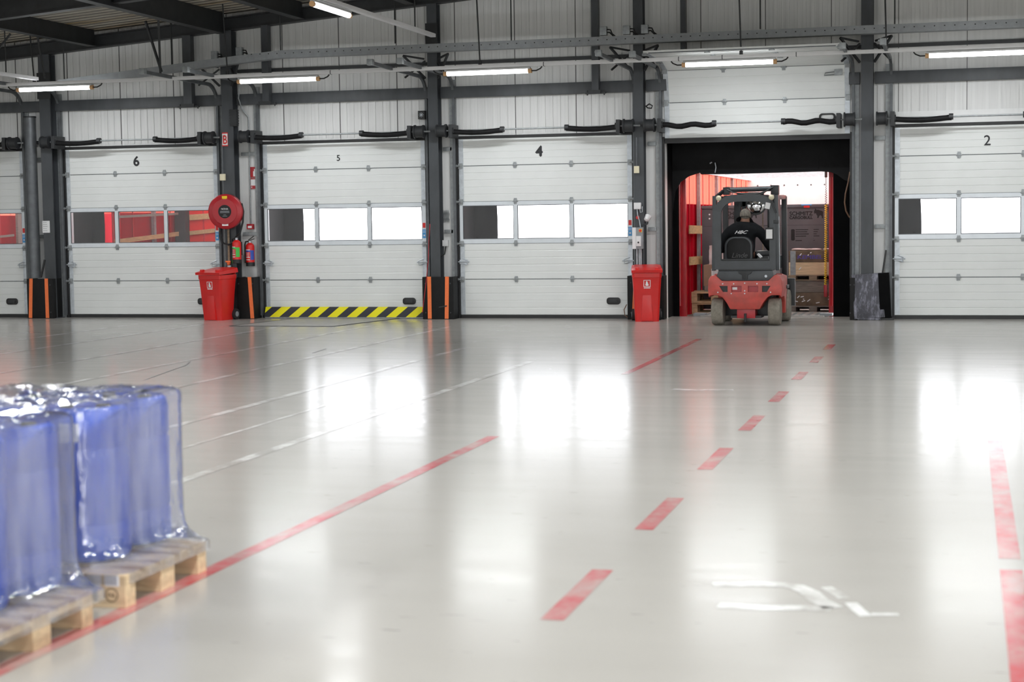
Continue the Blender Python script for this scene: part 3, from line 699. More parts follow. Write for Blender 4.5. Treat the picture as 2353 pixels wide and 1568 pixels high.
# ------------------------------------------------------------------ dock shelters outside
def shelter(n, left_in, right_in, lab):
    x0, x1 = DOORS[n], DOORS[n] + DW
    t = thing('dock_shelter', ((x0 + x1) / 2, WY + .2, 0), lab, 'dock shelter', 'black dock shelters outside the doors'); c = (x0 + x1) / 2
    y1 = .75
    bx('side_wall', 'shelter', t, x0 - c - .12, x0 - c, 0, y1, -.3, 3.5); bx('side_wall', 'shelter', t, x1 - c, x1 - c + .12, 0, y1, -.3, 3.5)
    bx('top_wall', 'shelter', t, x0 - c - .12, x1 - c + .12, 0, y1, 3.3, 3.42)
    # sagging curtains
    for a, e, s in ((x0 - c - .1, left_in - c, 1), (x1 - c + .1, right_in - c, -1)):
        g = B(); vs = []; N, K = 6, 14
        for k in range(K + 1):
            z = -.3 + 3.65 * k / K
            for i in range(N + 1):
                u = i / N; vs.append((a + (e - a) * u + .012 * math.sin(k * 1.1) * u, y1 - .02 + .02 * math.sin(k * .9 + i) * u, z))
        off = len(vs); vs += [(x, y + .015, z) for x, y, z in vs]
        fs = []
        for k in range(K):
            for i in range(N):
                q = k * (N + 1) + i; f = (q, q + 1, q + N + 2, q + N + 1); fs += [f, tuple(off + v for v in f[::-1])]
        rim = [(k * (N + 1) + N) for k in range(K + 1)]
        for p, q in zip(rim, rim[1:]): fs.append((p, q, off + q, off + p))
        g.poly(vs, fs).build('side_curtain', 'shelter', t)
    return t
shelter(7, -20.75, -18.1, 'black shelter outside the door beyond the grey pipe')
shelter(6, -16.62, -13.95, 'black shelter outside the door marked 6')
shelter(5, -12.36, -9.96, 'black shelter seen through the windows of the door marked 5')
shelter(4, -8.47, -5.98, 'black shelter seen through the windows of the door marked 4')
s2 = shelter(2, -.76, 1.75, 'black shelter seen through the windows of the door marked 2')
B().box(-.94, -.93, .55, .56, 0, 3.2).build('pale_edge', 'galv', s2)
t = thing('dock_shelter', (-3.52, WY + .2, 0), 'black shelter around the open loading bay', 'dock shelter', 'black dock shelters outside the doors')
bx('side_wall', 'black_matte', t, -1.75, -1.60, 0, .95, -.3, 3.5); bx('side_wall', 'black_matte', t, 1.60, 1.75, 0, .95, -.3, 3.5); bx('top_wall', 'shelter', t, -1.75, 1.75, 0, .95, 3.3, 3.42)
out = [(-1.6, 3.3), (-1.6, 1.9), (-1.55, 2.25), (-1.45, 2.42), (-1.30, 2.52), (-1.10, 2.58), (-1.08, 2.55), (-.6, 2.545), (0, 2.55), (.6, 2.555), (1.05, 2.56), (1.22, 2.54), (1.32, 2.50), (1.45, 2.40), (1.6, 2.35), (1.6, 3.3)]
B().prism(out, .55, .57, 'Y').build('head_curtain', 'shelter', t, False)
B().prism([(-1.12, 2.6), (1.0, 2.6), (1.02, 2.82), (-1.14, 2.82)], .538, .55, 'Y').build('head_flap', 'shelter', t, False)
bx('side_curtain', 'black_matte', t, 1.26, 1.6, .6, .63, -.3, 2.6); bx('side_curtain', 'black_matte', t, -1.6, -1.5, .6, .63, -.3, 2.6)
B().tube([at(1631, 376, 30.1) - t.location, at(1636, 373, 30.1) - t.location], .012, 6).tube([at(1643, 374, 30.15) - t.location, at(1645, 385, 30.15) - t.location, at(1643, 397, 30.15) - t.location], .01, 6).build('strap_end', 'galv', t)
ins = thing('hose', (-2.05, 30.1, 1.5), 'thin brown hose looping down inside the open dock', 'hose')
B().tube([at(*q, 30.1) - ins.location for q in ((1953, 395), (1949, 420), (1943, 445), (1941, 465), (1944, 485), (1951, 498), (1962, 505))], .014, 8).build('hose_line', 'brown_hose', ins)

# ------------------------------------------------------------------ trailers
def trailer(xl, xr, y0, y1, lab, z0=-.04, zt=2.68, split=2.03, laths=(), nm='curtain_trailer', posts=(), deep='curtain_shaded', front='plain_white'):
    t = thing(nm, ((xl + xr) / 2, y0, z0), lab, 'trailer', 'trailers docked outside'); o = t.location
    def q(name, m, a, b_, c, d, e, f, bev=0): return bx(name, m, t, a - o.x, b_ - o.x, c - o.y, d - o.y, e - o.z, f - o.z, bev)
    q('load_floor', 'trailer_floor', xl - .08, xr + .08, y0, y1, z0 - .12, z0)
    for a in (xl - .14, xr): 
        pt = q('rear_post', 'frame_red', a, a + .14, y0, y0 + .12, z0 - .6, zt + .05, .015)
        B().cyl((a + .05 - o.x, -.03, .2), (a + .05 - o.x, -.03, 2.5), .018, n=8).build('lock_bar', 'frame_red', pt)
    q('bulkhead', front, xl - .05, xr + .05, y1, y1 + .08, z0, zt)
    b = B()
    for k in range(8): b.cyl((xl + .2 + k * (xr - xl - .4) / 7 - o.x, y1 - .012 - o.y, zt - .18 - o.z), (xl + .2 + k * (xr - xl - .4) / 7 - o.x, y1 - o.y, zt - .18 - o.z), .02, n=8)
    b.build('rivet', 'track', t)
    q('roof_sheet', 'roof_sheet', xl - .1, xr + .1, y0, y1, zt + .02, zt + .03)
    b = B()
    n = int((y1 - y0) / .9)
    for k in range(n): yy = y0 + .5 + k * .9 - o.y; b.box(xl - o.x, xr - o.x, yy - .02, yy + .02, zt - .02 - o.z, zt + .02 - o.z)
    b.build('roof_bow', 'galv', t)
    for x, nn in ((xl, 1), (xr, -1)):
        q('roof_rail', 'alu', x - .05, x + .05, y0 + .12, y1, zt - .06, zt + .02)
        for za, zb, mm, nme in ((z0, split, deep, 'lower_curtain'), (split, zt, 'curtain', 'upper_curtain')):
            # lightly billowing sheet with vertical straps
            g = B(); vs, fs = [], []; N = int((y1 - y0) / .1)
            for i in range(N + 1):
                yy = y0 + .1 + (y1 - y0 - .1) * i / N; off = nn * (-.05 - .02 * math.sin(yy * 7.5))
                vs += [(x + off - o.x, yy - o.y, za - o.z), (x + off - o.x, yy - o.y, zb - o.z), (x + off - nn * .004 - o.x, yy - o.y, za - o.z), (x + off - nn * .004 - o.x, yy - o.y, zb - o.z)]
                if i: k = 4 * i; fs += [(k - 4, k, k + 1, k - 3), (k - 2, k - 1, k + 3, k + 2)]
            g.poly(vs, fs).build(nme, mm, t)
        b = B()
        for k in range(int((y1 - y0) / .42)):
            yy = y0 + .3 + .42 * k - o.y; b.box(x - nn * .045 - .006 - o.x, x - nn * .045 + .006 - o.x, yy - .012, yy + .012, 0, zt - .05 - o.z)
        b.build('curtain_strap', 'frame_red', t)
        for k in range(int((y1 - y0) / 2.4)):
            yy = y0 + 1.55 + 2.4 * k; q('side_post', 'galv_dark', x - .03, x + .03, yy - .05, yy + .05, z0, zt - .06)
    return t
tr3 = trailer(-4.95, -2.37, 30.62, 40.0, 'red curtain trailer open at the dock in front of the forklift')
o = tr3.location
def lathbar(t, ya, yb, za, zb, x, w, name='side_lath', m='lath'):
    o = t.location; return B().bar((x - o.x, ya - o.y, za - o.z), (x - o.x, yb - o.y, zb - o.z), .022, w).build(name, m, t)
for z in (1.56, .98): lathbar(tr3, 30.72, 32.2, z, z - .02, -4.90, .155)
pz = [at(1612, 471, 32.5).z, .0]
pb = bx('partition_board', 'bulk_grey', tr3, -4.94 - o.x, -2.38 - o.x, 32.5 - o.y, 32.56 - o.y, .0 - o.z, 1.97 - o.z)
bx('partition_rail', 'bulk_grey', tr3, -4.95 - o.x, -2.37 - o.x, 32.47 - o.y, 32.57 - o.y, 1.94 - o.z, 2.0 - o.z, .01)
bx('partition_seam', 'print_dark', pb, -4.94 - o.x, -2.38 - o.x, 32.497 - o.y, 32.5 - o.y, at(1830, 518, 32.5).z - o.z, at(1830, 518, 32.5).z + .004 - o.z)
b = B().cyl((-4.79 - o.x, 32.5 - o.y, 1.83 - o.z), (-4.79 - o.x, 32.49 - o.y, 1.83 - o.z), .016, n=10).cyl((-4.79 - o.x, 32.5 - o.y, 1.75 - o.z), (-4.79 - o.x, 32.49 - o.y, 1.75 - o.z), .016, n=10); b.build('bolt', 'plain_white', tr3)
sk = at(1853, 466, 32.45); bx('blue_tab', 'cyan', tr3, sk.x - .1 - o.x, sk.x + .1 - o.x, 32.45 - o.y, 32.466 - o.y, 1.98 - o.z, 2.0 - o.z); bx('red_tab', 'red', tr3, sk.x - .05 - o.x, sk.x + .06 - o.x, 32.458 - o.y, 32.468 - o.y, 1.935 - o.z, 1.975 - o.z)
def logo(px):
    p = at(px, 497, 32.5); x, z = p.x - o.x, p.z - o.z; y = 32.498 - o.y
    a = text('logo_text', 'SCHMITZ', .105, 'print_dark', pb, (x, y, z + .012), 'LEFT', 0, 1.0, .004)
    w = max(v.co.x for v in a.data.vertices) - min(v.co.x for v in a.data.vertices)
    for v in a.data.vertices: v.co.x = x + (v.co.x - x) * .44 / w
    a = text('logo_text', 'CARGOBULL', .075, 'print_dark', pb, (x, y, z - .055), 'LEFT', 0, 1.0, .004)
    w = max(v.co.x for v in a.data.vertices) - min(v.co.x for v in a.data.vertices)
    for v in a.data.vertices: v.co.x = x + (v.co.x - x) * .44 / w
    c = [(0, .10), (.02, .135), (.015, .16), (.03, .145), (.05, .12), (.075, .125), (.12, .11), (.155, .10), (.17, .08), (.168, .03), (.172, -.035), (.15, -.04), (.145, .0), (.125, .02), (.10, .01), (.085, -.03), (.06, -.035), (.062, .01), (.045, .03), (.04, .055), (.02, .06), (.015, .045), (.0, .07)]
    B().prism([(x + .465 + u, z + v - .01) for u, v in c], y, y + .002, 'Y').build('logo_emblem', 'print_dark', pb, False)
logo(1814); logo(1814 - 151)
p = at(1822, 527, 32.5); g = B().prism(rrect(p.x - o.x - .035, p.x - o.x + .035, at(1822, 553, 32.5).z - o.z, p.z - o.z, .02), 32.497 - o.y, 32.5 - o.y, 'Y'); g.build('panel_print', 'print_dark', pb, False)
for i in range(6):
    z = at(1830, 528 + 5 * i, 32.5).z - o.z; xa = at(1828, 530, 32.5).x - o.x
    g = B().box(xa, xa + (.24, .22, .25, .2, .0, .12)[i] + .001, 32.497 - o.y, 32.5 - o.y, z - .008, z + .006); g.box(xa + .34, xa + (.44, .42, .40, .45, .345, .36)[i], 32.497 - o.y, 32.5 - o.y, z - .006, z + .006); g.build('print_line', 'print_dark', pb, False)

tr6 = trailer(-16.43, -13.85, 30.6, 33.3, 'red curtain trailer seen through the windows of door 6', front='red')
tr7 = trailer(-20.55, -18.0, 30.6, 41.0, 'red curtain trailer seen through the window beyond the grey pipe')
def onwall(px, py, x):
    d = at(px, py, 30.0); k = x / d.x; return Vector((x, 30.0 * k, CAMZ + (d.z - CAMZ) * k))
for tr, xw, lines in ((tr6, -16.36, (((262, 556), (414, 537), .09, 'lath'), ((262, 499), (414, 491), .05, 'wood_grey'))), (tr7, -20.48, (((-120, 556), (30, 541), .05, 'wood_grey'),))):
    for a, c, w, m in lines:
        P, Q = onwall(*a, xw), onwall(*c, xw); lathbar(tr, P.y, Q.y, P.z, Q.z, xw + .02, w, 'side_lath', m)
P = onwall(40, 520, -20.48); oo = tr7.location; bx('lath_post', 'wood_grey', tr7, -20.45 - oo.x, -20.39 - oo.x, P.y - .12 - oo.y, P.y + .12 - oo.y, 0, 2.6)
oo = tr6.location
for a, c, w, m in (((436, 500), (520, 494), .12, 'lath'), ((436, 536), (520, 527), .085, 'lath')):
    P, Q = at(*a, 33.27), at(*c, 33.27); B().bar(P - oo, Q - oo, .022, w).build('front_lath', m, tr6)
for k in range(7): x = -16.2 + .36 * k - oo.x; bx('front_strap', 'frame_red', tr6, x - .012, x + .012, 33.28 - oo.y, 33.3 - oo.y, 0, 2.6)
bx('corner_post', 'steel_dark', tr6, -16.42 - oo.x, -16.17 - oo.x, 33.1 - oo.y, 33.29 - oo.y, 0, 2.6)
# load in the open trailer
def pallet(loc, lab, L=1.2, Wd=.8, m='wood', group=None, rz=0, H=.15, stringers='x', name='pallet'):
    """L along x, Wd along y; three skids run along x"""
    t = thing(name, loc, lab, 'pallet', group, rz=rz); k = H / .144
    for yc, w in ((-Wd / 2 + .05, .1), (0, .145), (Wd / 2 - .05, .1)):
        bx('bottom_board', m, t, -L / 2, L / 2, yc - w / 2, yc + w / 2, 0, .022 * k, .003)
        for xc in (-L / 2 + .0725, 0, L / 2 - .0725): bx('block', m, t, xc - .0725, xc + .0725, yc - w / 2, yc + w / 2, .022 * k, .10 * k, .003)
    for xc in (-L / 2 + .0725, 0, L / 2 - .0725): bx('stringer_board', m, t, xc - .0725, xc + .0725, -Wd / 2, Wd / 2, .10 * k, .122 * k, .003)
    n = 5
    for i in range(n):
        w = .145 if i % 2 == 0 else .10; yc = -Wd / 2 + .0725 + i * (Wd - .145) / (n - 1); bx('deck_board', m, t, -L / 2, L / 2, yc - w / 2, yc + w / 2, .122 * k, .144 * k, .003)
    return t
xr_ = -2.72
pallet((xr_ - .02, 32.03, -.04), 'weathered pallet under the lower wide crate in the trailer', .92, .78, 'wood_grey', 'pallets inside the trailer', H=.144)
def crate(x, y, z, w, d, bands, lab, marks):
    t = thing('wooden_crate', (x, y, z), lab, 'crate', 'crates in the trailer'); zz = 0
    for h, m, nm in bands:
        c = bx(nm, m, t, -w / 2, w / 2, -d / 2, d / 2, zz + .002, zz + h - .002, .004); zz += h
    for sx in (-1, 1): B().box(sx * (w / 2 - .08) - .05, sx * (w / 2 - .08) + .05, -d / 2 - .004, -d / 2 + .001, .0, zz).build('strapping_film', 'galv_dark', t)
    b = B()
    for k in range(marks):
        u, v = random.uniform(-.4, .4) * w, random.uniform(.1, .42 if marks > 6 else .95) * zz; a = random.uniform(-.6, .9); l = random.uniform(.02, .07)
        b.bar((u, -d / 2 - .003, v), (u + l * math.cos(a), -d / 2 - .003, v + l * math.sin(a)), .004, .016)
    b.build('torn_label', 'plain_white', t); return t
crate(xr_, 32.05, .105, .94, .74, ((.25, 'carton_dark', 'brown_board'), (.22, 'wood_grey', 'grey_board')), 'lower wide crate with grey and brown boards behind the truck', 12)
pallet((xr_ - .02, 32.03, .577), 'pallet between the two wide crates in the trailer', .92, .76, 'wood_dull', 'pallets inside the trailer', H=.10)
c2 = crate(xr_, 32.05, .68, .94, .74, ((.235, 'wood_pale', 'pale_board'), (.215, 'carton_dark', 'brown_board')), 'upper wide crate with pale board and purple writing', 5)
text('crate_writing', 'KEMBEL', .1, 'purple', c2, (-.08, -.373, .30), 'CENTER', .1, 1.35, .003)
fs = thing('film_scrap', (xr_ - .05, 32.0, 1.131), 'crumpled clear film lying on top of the upper crate', 'film')
g = B()
for k in range(7): g.ball((random.uniform(-.3, .35), random.uniform(-.25, .1), .02), random.uniform(.05, .09), (1.6, 1, .3), 10)
g.build('film', 'pinkfilm', fs)
xl_ = -4.55
for k in range(2): pallet((xl_, 31.9 if k == 0 else 31.88, -.04 + .21 * k), ('lower' if k == 0 else 'upper') + ' pale pallet under the brown carton inside the trailer', .96, .8, 'wood', 'pallets inside the trailer', H=.208)
pallet((xl_ + .12, 31.95, .378), 'dull thin pallet directly under the labelled carton', .66, .7, 'wood_grey', 'pallets inside the trailer', H=.1)
t = thing('carton', (xl_ + .13, 31.95, .48), 'brown carton with a white label inside the trailer', 'box')
bx('body', 'carton', t, -.36, .36, -.33, .33, 0, .40, .006); bx('label', 'plain_white', t, -.21, .05, -.333, -.33, .2, .33)
b = B()
for k in range(4): b.box(-.19, -.02 + .015 * k, -.3345, -.333, .22 + .025 * k, .228 + .025 * k)
b.build('label_print', 'print_grey', t)
t = thing('wrapped_load', (xl_ + .17, 31.95, .885), 'pale film wrapped load on top of the brown carton', 'wrapped goods')
b = B(); bmt = bmesh.new(); bmesh.ops.create_cube(bmt, size=1); bmesh.ops.subdivide_edges(bmt, edges=list(bmt.edges), cuts=6, use_grid_fill=True)
for v in bmt.verts: v.co = Vector((v.co.x * .6, v.co.y * .58, v.co.z * .36 + .18)) + Vector((random.uniform(-1, 1), random.uniform(-1, 1), 0)) * .008
b.add(bmt).build('wrap', 'pinkfilm', t)
# coiled yellow cable and lamp in the trailer
t = thing('coiled_cable', (-2.5, 31.2, .5), 'yellow coiled cable hanging beside the red trailer post', 'cable')
top, mid, bot = at(1898, 408, 31.2) - t.location, at(1898, 470, 31.2) - t.location, at(1897, 655, 31.2) - t.location
pts = []
N = 620
for i in range(N + 1):
    u = i / N; c = mid.lerp(bot, u); a = u * 2 * PI * 38; pts.append(c + Vector((.022 * math.cos(a), .022 * math.sin(a), 0)))
B().tube(pts, .0075, 5).build('coil', 'yellow', t)
pts = []
for i in range(90):
    u = i / 89; c = (top - Vector((0, 0, .12))).lerp(mid, u); a = u * 2 * PI * 9; pts.append(c + Vector((.016 * math.cos(a) * min(1, u * 2), .016 * math.sin(a) * min(1, u * 2), 0)))
B().tube(pts, .005, 5).tube([top, top - Vector((0, 0, .12))], .006, 5).build('stretched_coil', 'steel', t); B().cyl(top, top + Vector((0, 0, .2)), .025, n=10).build('hook', 'steel_dark', t)
B().box(bot.x - .03, bot.x + .03, bot.y - .03, bot.y + .03, bot.z - .22, bot.z, .01).build('plug', 'red_dark', t)
# dock levellers
t = thing('dock_leveller', (-3.52, 30.1, 0), 'grey steel dock plate leading into the open trailer', 'dock leveller')
bx('plate', 'plate', t, -1.1, 1.1, -.02, 1.25, -.012, .012, .004)
b = B()
for i in range(15):
    for j in range(7): b.box(-1.0 + i * .14 - .03, -1.0 + i * .14 + .03, .12 + j * .15 - .008, .12 + j * .15 + .008, .012, .018)
b.build('tread_pattern', 'galv_dark', t)
for sx in (-1.24, 1.02): bx('dock_bumper', 'grey_plastic', t, sx, sx + .22, .1, .4, .0, .045, .01)
t = thing('dock_leveller', (-11.25, 28.1, 0), 'grey steel floor plate in front of the striped barrier', 'dock leveller')
B().prism([(-1.15, -1.1), (.78, -1.1), (1.2, 1.15), (-.8, 1.15)], .0, .004, 'Z').build('plate', 'plate', t, False)
b = B().bar((-1.15, -1.1, .004), (-.8, 1.15, .004), .03, .006).bar((.78, -1.1, .004), (1.2, 1.15, .004), .03, .006).bar((-1.15, -1.1, .004), (.78, -1.1, .004), .03, .006); b.build('edge_gap', 'steel_dark', t)
t = thing('hazard_barrier', (-11.11, 29.36, 0), 'low barrier with black and yellow stripes before door 5', 'barrier')
B().prism([(-.10, .005), (-.02, .21), (.02, .21), (.02, .005)], -1.62, 1.62, 'X', .004).build('striped_board', 'hazard', t)
b = B().cyl((-1.6, -.10, .012), (1.6, -.10, .012), .012, n=8); b.build('hinge_rod', 'galv_dark', t)

# outside
tag(bx('ground', 'concrete', None, -150, 150, -150, 320, -1.4, -1.2), 'pale concrete lorry yard around the hall', 'ground', kind='structure')
p = at(2330, 512, 75); t = thing('lorry', (p.x + 1.2, 75, -1.2), 'faint pale lorry far off through the window of door 2', 'lorry')
B().box(-1.9, 1.3, 0, 7, 1.0, at(2330, 487, 75).z + 1.2, .1).build('body', 'lorry', t); b = B()
for k in range(4): b.box(-1.0 + .5 * k, -.75 + .5 * k, -.02, 0, 2.2, 2.75)
b.build('white_stripe', 'plain_white', t); b = B()
for k in (-1.3, .9): b.cyl((k - .15, 1, .5), (k + .15, 1, .5), .5).cyl((k - .15, 5.5, .5), (k + .15, 5.5, .5), .5)
b.build('wheel', 'tyre_black', t); bx('chassis', 'steel_dark', t, -.8, .6, .1, 6.9, .5, 1.0)

# ------------------------------------------------------------------ column guards
def guard(x0, x1, y0, y1, h, strips, lab, yb=None):
    t = thing('column_guard', ((x0 + x1) / 2, (y0 + y1) / 2, 0), lab, 'column guard', 'black guards round the column feet'); c = (x0 + x1) / 2; w = (x1 - x0) / 2; d = (y1 - y0) / 2
    b = B().box(-w, w, -d, -d + .05, 0, h, .012).box(-w, -w + .05, -d + .05, d, 0, h, .012).box(w - .05, w, -d + .05, d, 0, h, .012)
    b.build('guard_shell', 'guard', t)
    b = B()
    for k in (.12, h - .12):
        for u in (-w * .8, w * .8): b.cyl((u, -d - .006, k), (u, -d, k), .014, n=8)
    b.build('screw', 'steel_dark', t)
    for sx, tilt in strips:
        B().prism([(sx - c - .036 - tilt, h + .005), (sx - c + .036 - tilt, h + .005), (sx - c + .036 + tilt, .01), (sx - c - .036 + tilt, .01)], -d - .008, -d - .001, 'Y').build('reflective_strip', 'orange', t, False)
    return t
guard(-17.60, -17.04, 29.06, 29.40, .77, ((-17.52, -.02), (-17.17, -.0)), 'black column guard with two orange strips beside the round grey pipe')
guard(-13.18, -12.83, 29.06, 29.38, .78, ((-12.90, .02),), 'black guard with one orange strip below the two fire extinguishers')
g = guard(-9.53, -8.94, 29.06, 29.40, .77, ((-9.395, .0), (-9.065, -.01)), 'black column guard with two orange strips between doors 5 and 4')
B().bar((.02, -.185, .22), (.17, -.185, .245), .02).build('strap', 'steel_dark', g)
guard(-5.755, -5.10, 29.12, 29.41, .77, ((-5.62, -.02),), 'black guard behind the red bin beside the open dock')
guard(-1.90, -1.815, 29.08, 29.4, .72, (), 'narrow black guard next to the scuffed leaning sheet')
t = thing('leaning_sheet', (-1.565, 29.08, 0), 'scuffed shiny black panel leaning on the column by door 2', 'panel')
b = B().box(-.255, .255, -.02, .02, .03, .79, .008, Matrix.Rotation(-.07, 4, 'Y') @ Matrix.Rotation(-.06, 4, 'X')); b.build('sheet', 'smeared', t)
B().box(-.2, .18, -.03, .03, .0, .035, .008).build('foot', 'smeared', t)
t = thing('rubber_block', (-1.30, 29.1, 0), 'matte black block between leaning sheet and door 2', 'block')
b = B().box(-.09, .09, -.03, .12, .03, .80, .008, Matrix.Rotation(-.05, 4, 'Y')); b.build('body', 'black_matte', t); B().box(-.09, .13, -.03, .1, 0, .035, .006).build('foot', 'black', t)
t = thing('leaning_bar', (-1.3, 29.2, .75), 'thin black bar leaning on the wall above the black block', 'bar')
P = at(2028, 628, 29.2), at(2036, 575, 29.2); B().bar(P[0] - t.location, P[1] - t.location, .03, .03).build('bar', 'black', t)
t = thing('leaning_bar', (-17.3, 29.0, .75), 'thin black bar leaning between the grey pipe and the column', 'bar')
P = at(94, 638, 28.95), at(103, 597, 28.98); B().bar(P[0] - t.location, P[1] - t.location, .03, .03).build('bar', 'black', t)

# ------------------------------------------------------------------ red wheelie bins
def wheelie(loc, rz, lab):
    t = thing('wheelie_bin', loc, lab, 'bin', 'red wheelie bins by the columns', rz=rz)
    H = .84; b0, b1 = (.205, .20), (.25, .27)
    b = B(); rings = []
    for k, (h, u) in enumerate(((0.0, 0), (.03, .03), (.55, .62), (H - .08, .93), (H - .075, 1.06), (H, 1.1))):
        wx = b0[0] + (b1[0] - b0[0]) * u; wy = b0[1] + (b1[1] - b0[1]) * u
        rings.append([(x, y, h) for x, y in rrect(-wx, wx, -wy, wy, .045, 4)])
    vs = [p for r in rings for p in r]; n = len(rings[0]); fs = [tuple(range(n))[::-1]]
    for r in range(len(rings) - 1):
        for i in range(n): j = (i + 1) % n; fs.append((r * n + i, r * n + j, (r + 1) * n + j, (r + 1) * n + i))
    fs.append(tuple((len(rings) - 1) * n + i for i in range(n)))
    body = b.poly(vs, fs).build('body', 'red', t)
    B().prism([(-.10, .01), (.10, .01), (.075, .46), (.05, .50), (-.05, .50), (-.075, .46)], -.236, -.19, 'Y', .008).build('front_recess', 'red', body)
    lid = B()
    lid.poly([(-.265, -.32, H + .005), (.265, -.32, H + .005), (.265, .29, H + .04), (-.265, .29, H + .04), (-.265, -.33, H + .05), (.265, -.33, H + .05), (.25, .29, H + .12), (-.25, .29, H + .12), (-.2, -.22, H + .085), (.2, -.22, H + .085), (.19, .25, H + .135), (-.19, .25, H + .135)],
             [(3, 2, 1, 0), (0, 1, 5, 4), (1, 2, 6, 5), (2, 3, 7, 6), (3, 0, 4, 7), (4, 5, 9, 8), (5, 6, 10, 9), (6, 7, 11, 10), (7, 4, 8, 11), (8, 9, 10, 11)])
    lo = lid.build('lid', 'red', t)
    for s in (-1, 1): B().box(s * .17 - .03, s * .17 + .03, -.27, -.2, H + .065, H + .105, .01).build('lid_grip', 'red', lo)
    B().tube([(-.17, .27, H - .02), (-.17, .33, H + .02), (.17, .33, H + .02), (.17, .27, H - .02)], .018, 8).build('handle', 'red', t)
    for s in (-1, 1):
        w = B().cyl((s * .20, .23, .10), (s * .255, .23, .10), .10, n=22).build('wheel', 'tyre_black', t); B().cyl((s * .256, .23, .1), (s * .262, .23, .1), .05, n=16).build('hub', 'grey_plastic', w)
    B().cyl((-.2, .23, .10), (.2, .23, .10), .012, n=8).build('axle', 'steel_dark', t)
    def fy(z): return -(b0[1] + (b1[1] - b0[1]) * (.62 * z / .55 if z < .55 else .62 + .31 * (z - .55) / .21)) - .001
    st = B(); z0, z1 = .60, .72
    st.poly([(-.06, fy(z0), z0), (.06, fy(z0), z0), (.06, fy(z1), z1), (-.06, fy(z1), z1), (-.05, fy(z0 + .01), z0 + .01), (.05, fy(z0 + .01), z0 + .01), (.05, fy(z1 - .01), z1 - .01), (-.05, fy(z1 - .01), z1 - .01)], [(0, 1, 5, 4), (1, 2, 6, 5), (2, 3, 7, 6), (3, 0, 4, 7)])
    pic = [(-.02, .62), (.02, .62), (.03, .635), (.018, .66), (.01, .69), (-.005, .705), (-.02, .69), (-.022, .66), (-.03, .64)]
    st.poly([(x, fy(z) - .0005, z) for x, z in pic], [tuple(range(len(pic)))])
    st.poly([(x, fy(z) - .0005, z) for x, z in ((-.055, .575), (.055, .575), (.055, .59), (-.055, .59))], [(0, 1, 2, 3)])
    st.build('sticker', 'plain_white', t, False)
    return t
wheelie((-13.43, 28.76, 0), math.radians(-10), 'red wheelie bin beneath the red hose reel')
wheelie((-5.335, 28.73, 0), math.radians(12), 'red wheelie bin beside the open loading bay')

# ------------------------------------------------------------------ fire equipment and small things on columns
t = thing('fire_hose_reel', (-13.37, 29.14, 2.01), 'round dark red fire hose reel on the column by door 5', 'hose reel', rz=math.radians(8))
B().lathe([(.02, -.16), (.30, -.16), (.325, -.145), (.33, -.05), (.32, -.04), (.02, -.04)], n=44, axis='Y').build('reel_disc', 'red_dark', t)
B().lathe([(.215, -.168), (.235, -.168), (.24, -.158), (.21, -.158)], n=44, axis='Y').build('embossed_ring', 'red_dark', t)
hb = B().cyl((0, -.16, 0), (0, -.172, 0), .125, n=36).build('hub_label', 'print_dark', t)
text('hub_print', 'NOHA', .045, 'plain_white', hb, (0, -.174, .035)); b = B()
for z, w in ((.01, .085), (-.005, .09), (-.02, .09), (-.06, .025), (-.085, .045)): b.box(-w, w, -.1735, -.172, z - .004, z + .003)
b.build('hub_lines', 'grey_plastic', hb)
B().box(-.05, .05, -.166, -.158, .24, .29, .003).cyl((0, -.166, .225), (0, -.158, .225), .03, n=16).build('yellow_tag', 'yellow', t)
bx('white_label', 'plain_white', t, -.06, .06, -.163, -.159, -.265, -.215)
B().tube([(.30, -.08, .15), (.325, -.06, 0), (.31, -.06, -.2), (.25, -.06, -.4), (.15, -.06, -.55), (.02, -.06, -.62), (-.1, -.06, -.58), (-.14, -.06, -.45), (-.13, -.04, -.3)], .019, 10).build('hose', 'black', t)
t = thing('water_pipe', (-13.36, 29.14, .9), 'thin dull yellow water pipe with orange valve below the hose reel', 'pipe')
B().cyl((0, 0, .12), (0, 0, .85), .022, n=12).build('pipe', 'wood_dull', t); B().ball((0, -.02, .14), .035).box(-.05, .05, -.06, -.04, .16, .19, .005).build('valve', 'orange', t); B().cyl((0, 0, 0), (0, 0, .1), .04, n=14).build('coupling', 'galv', t)
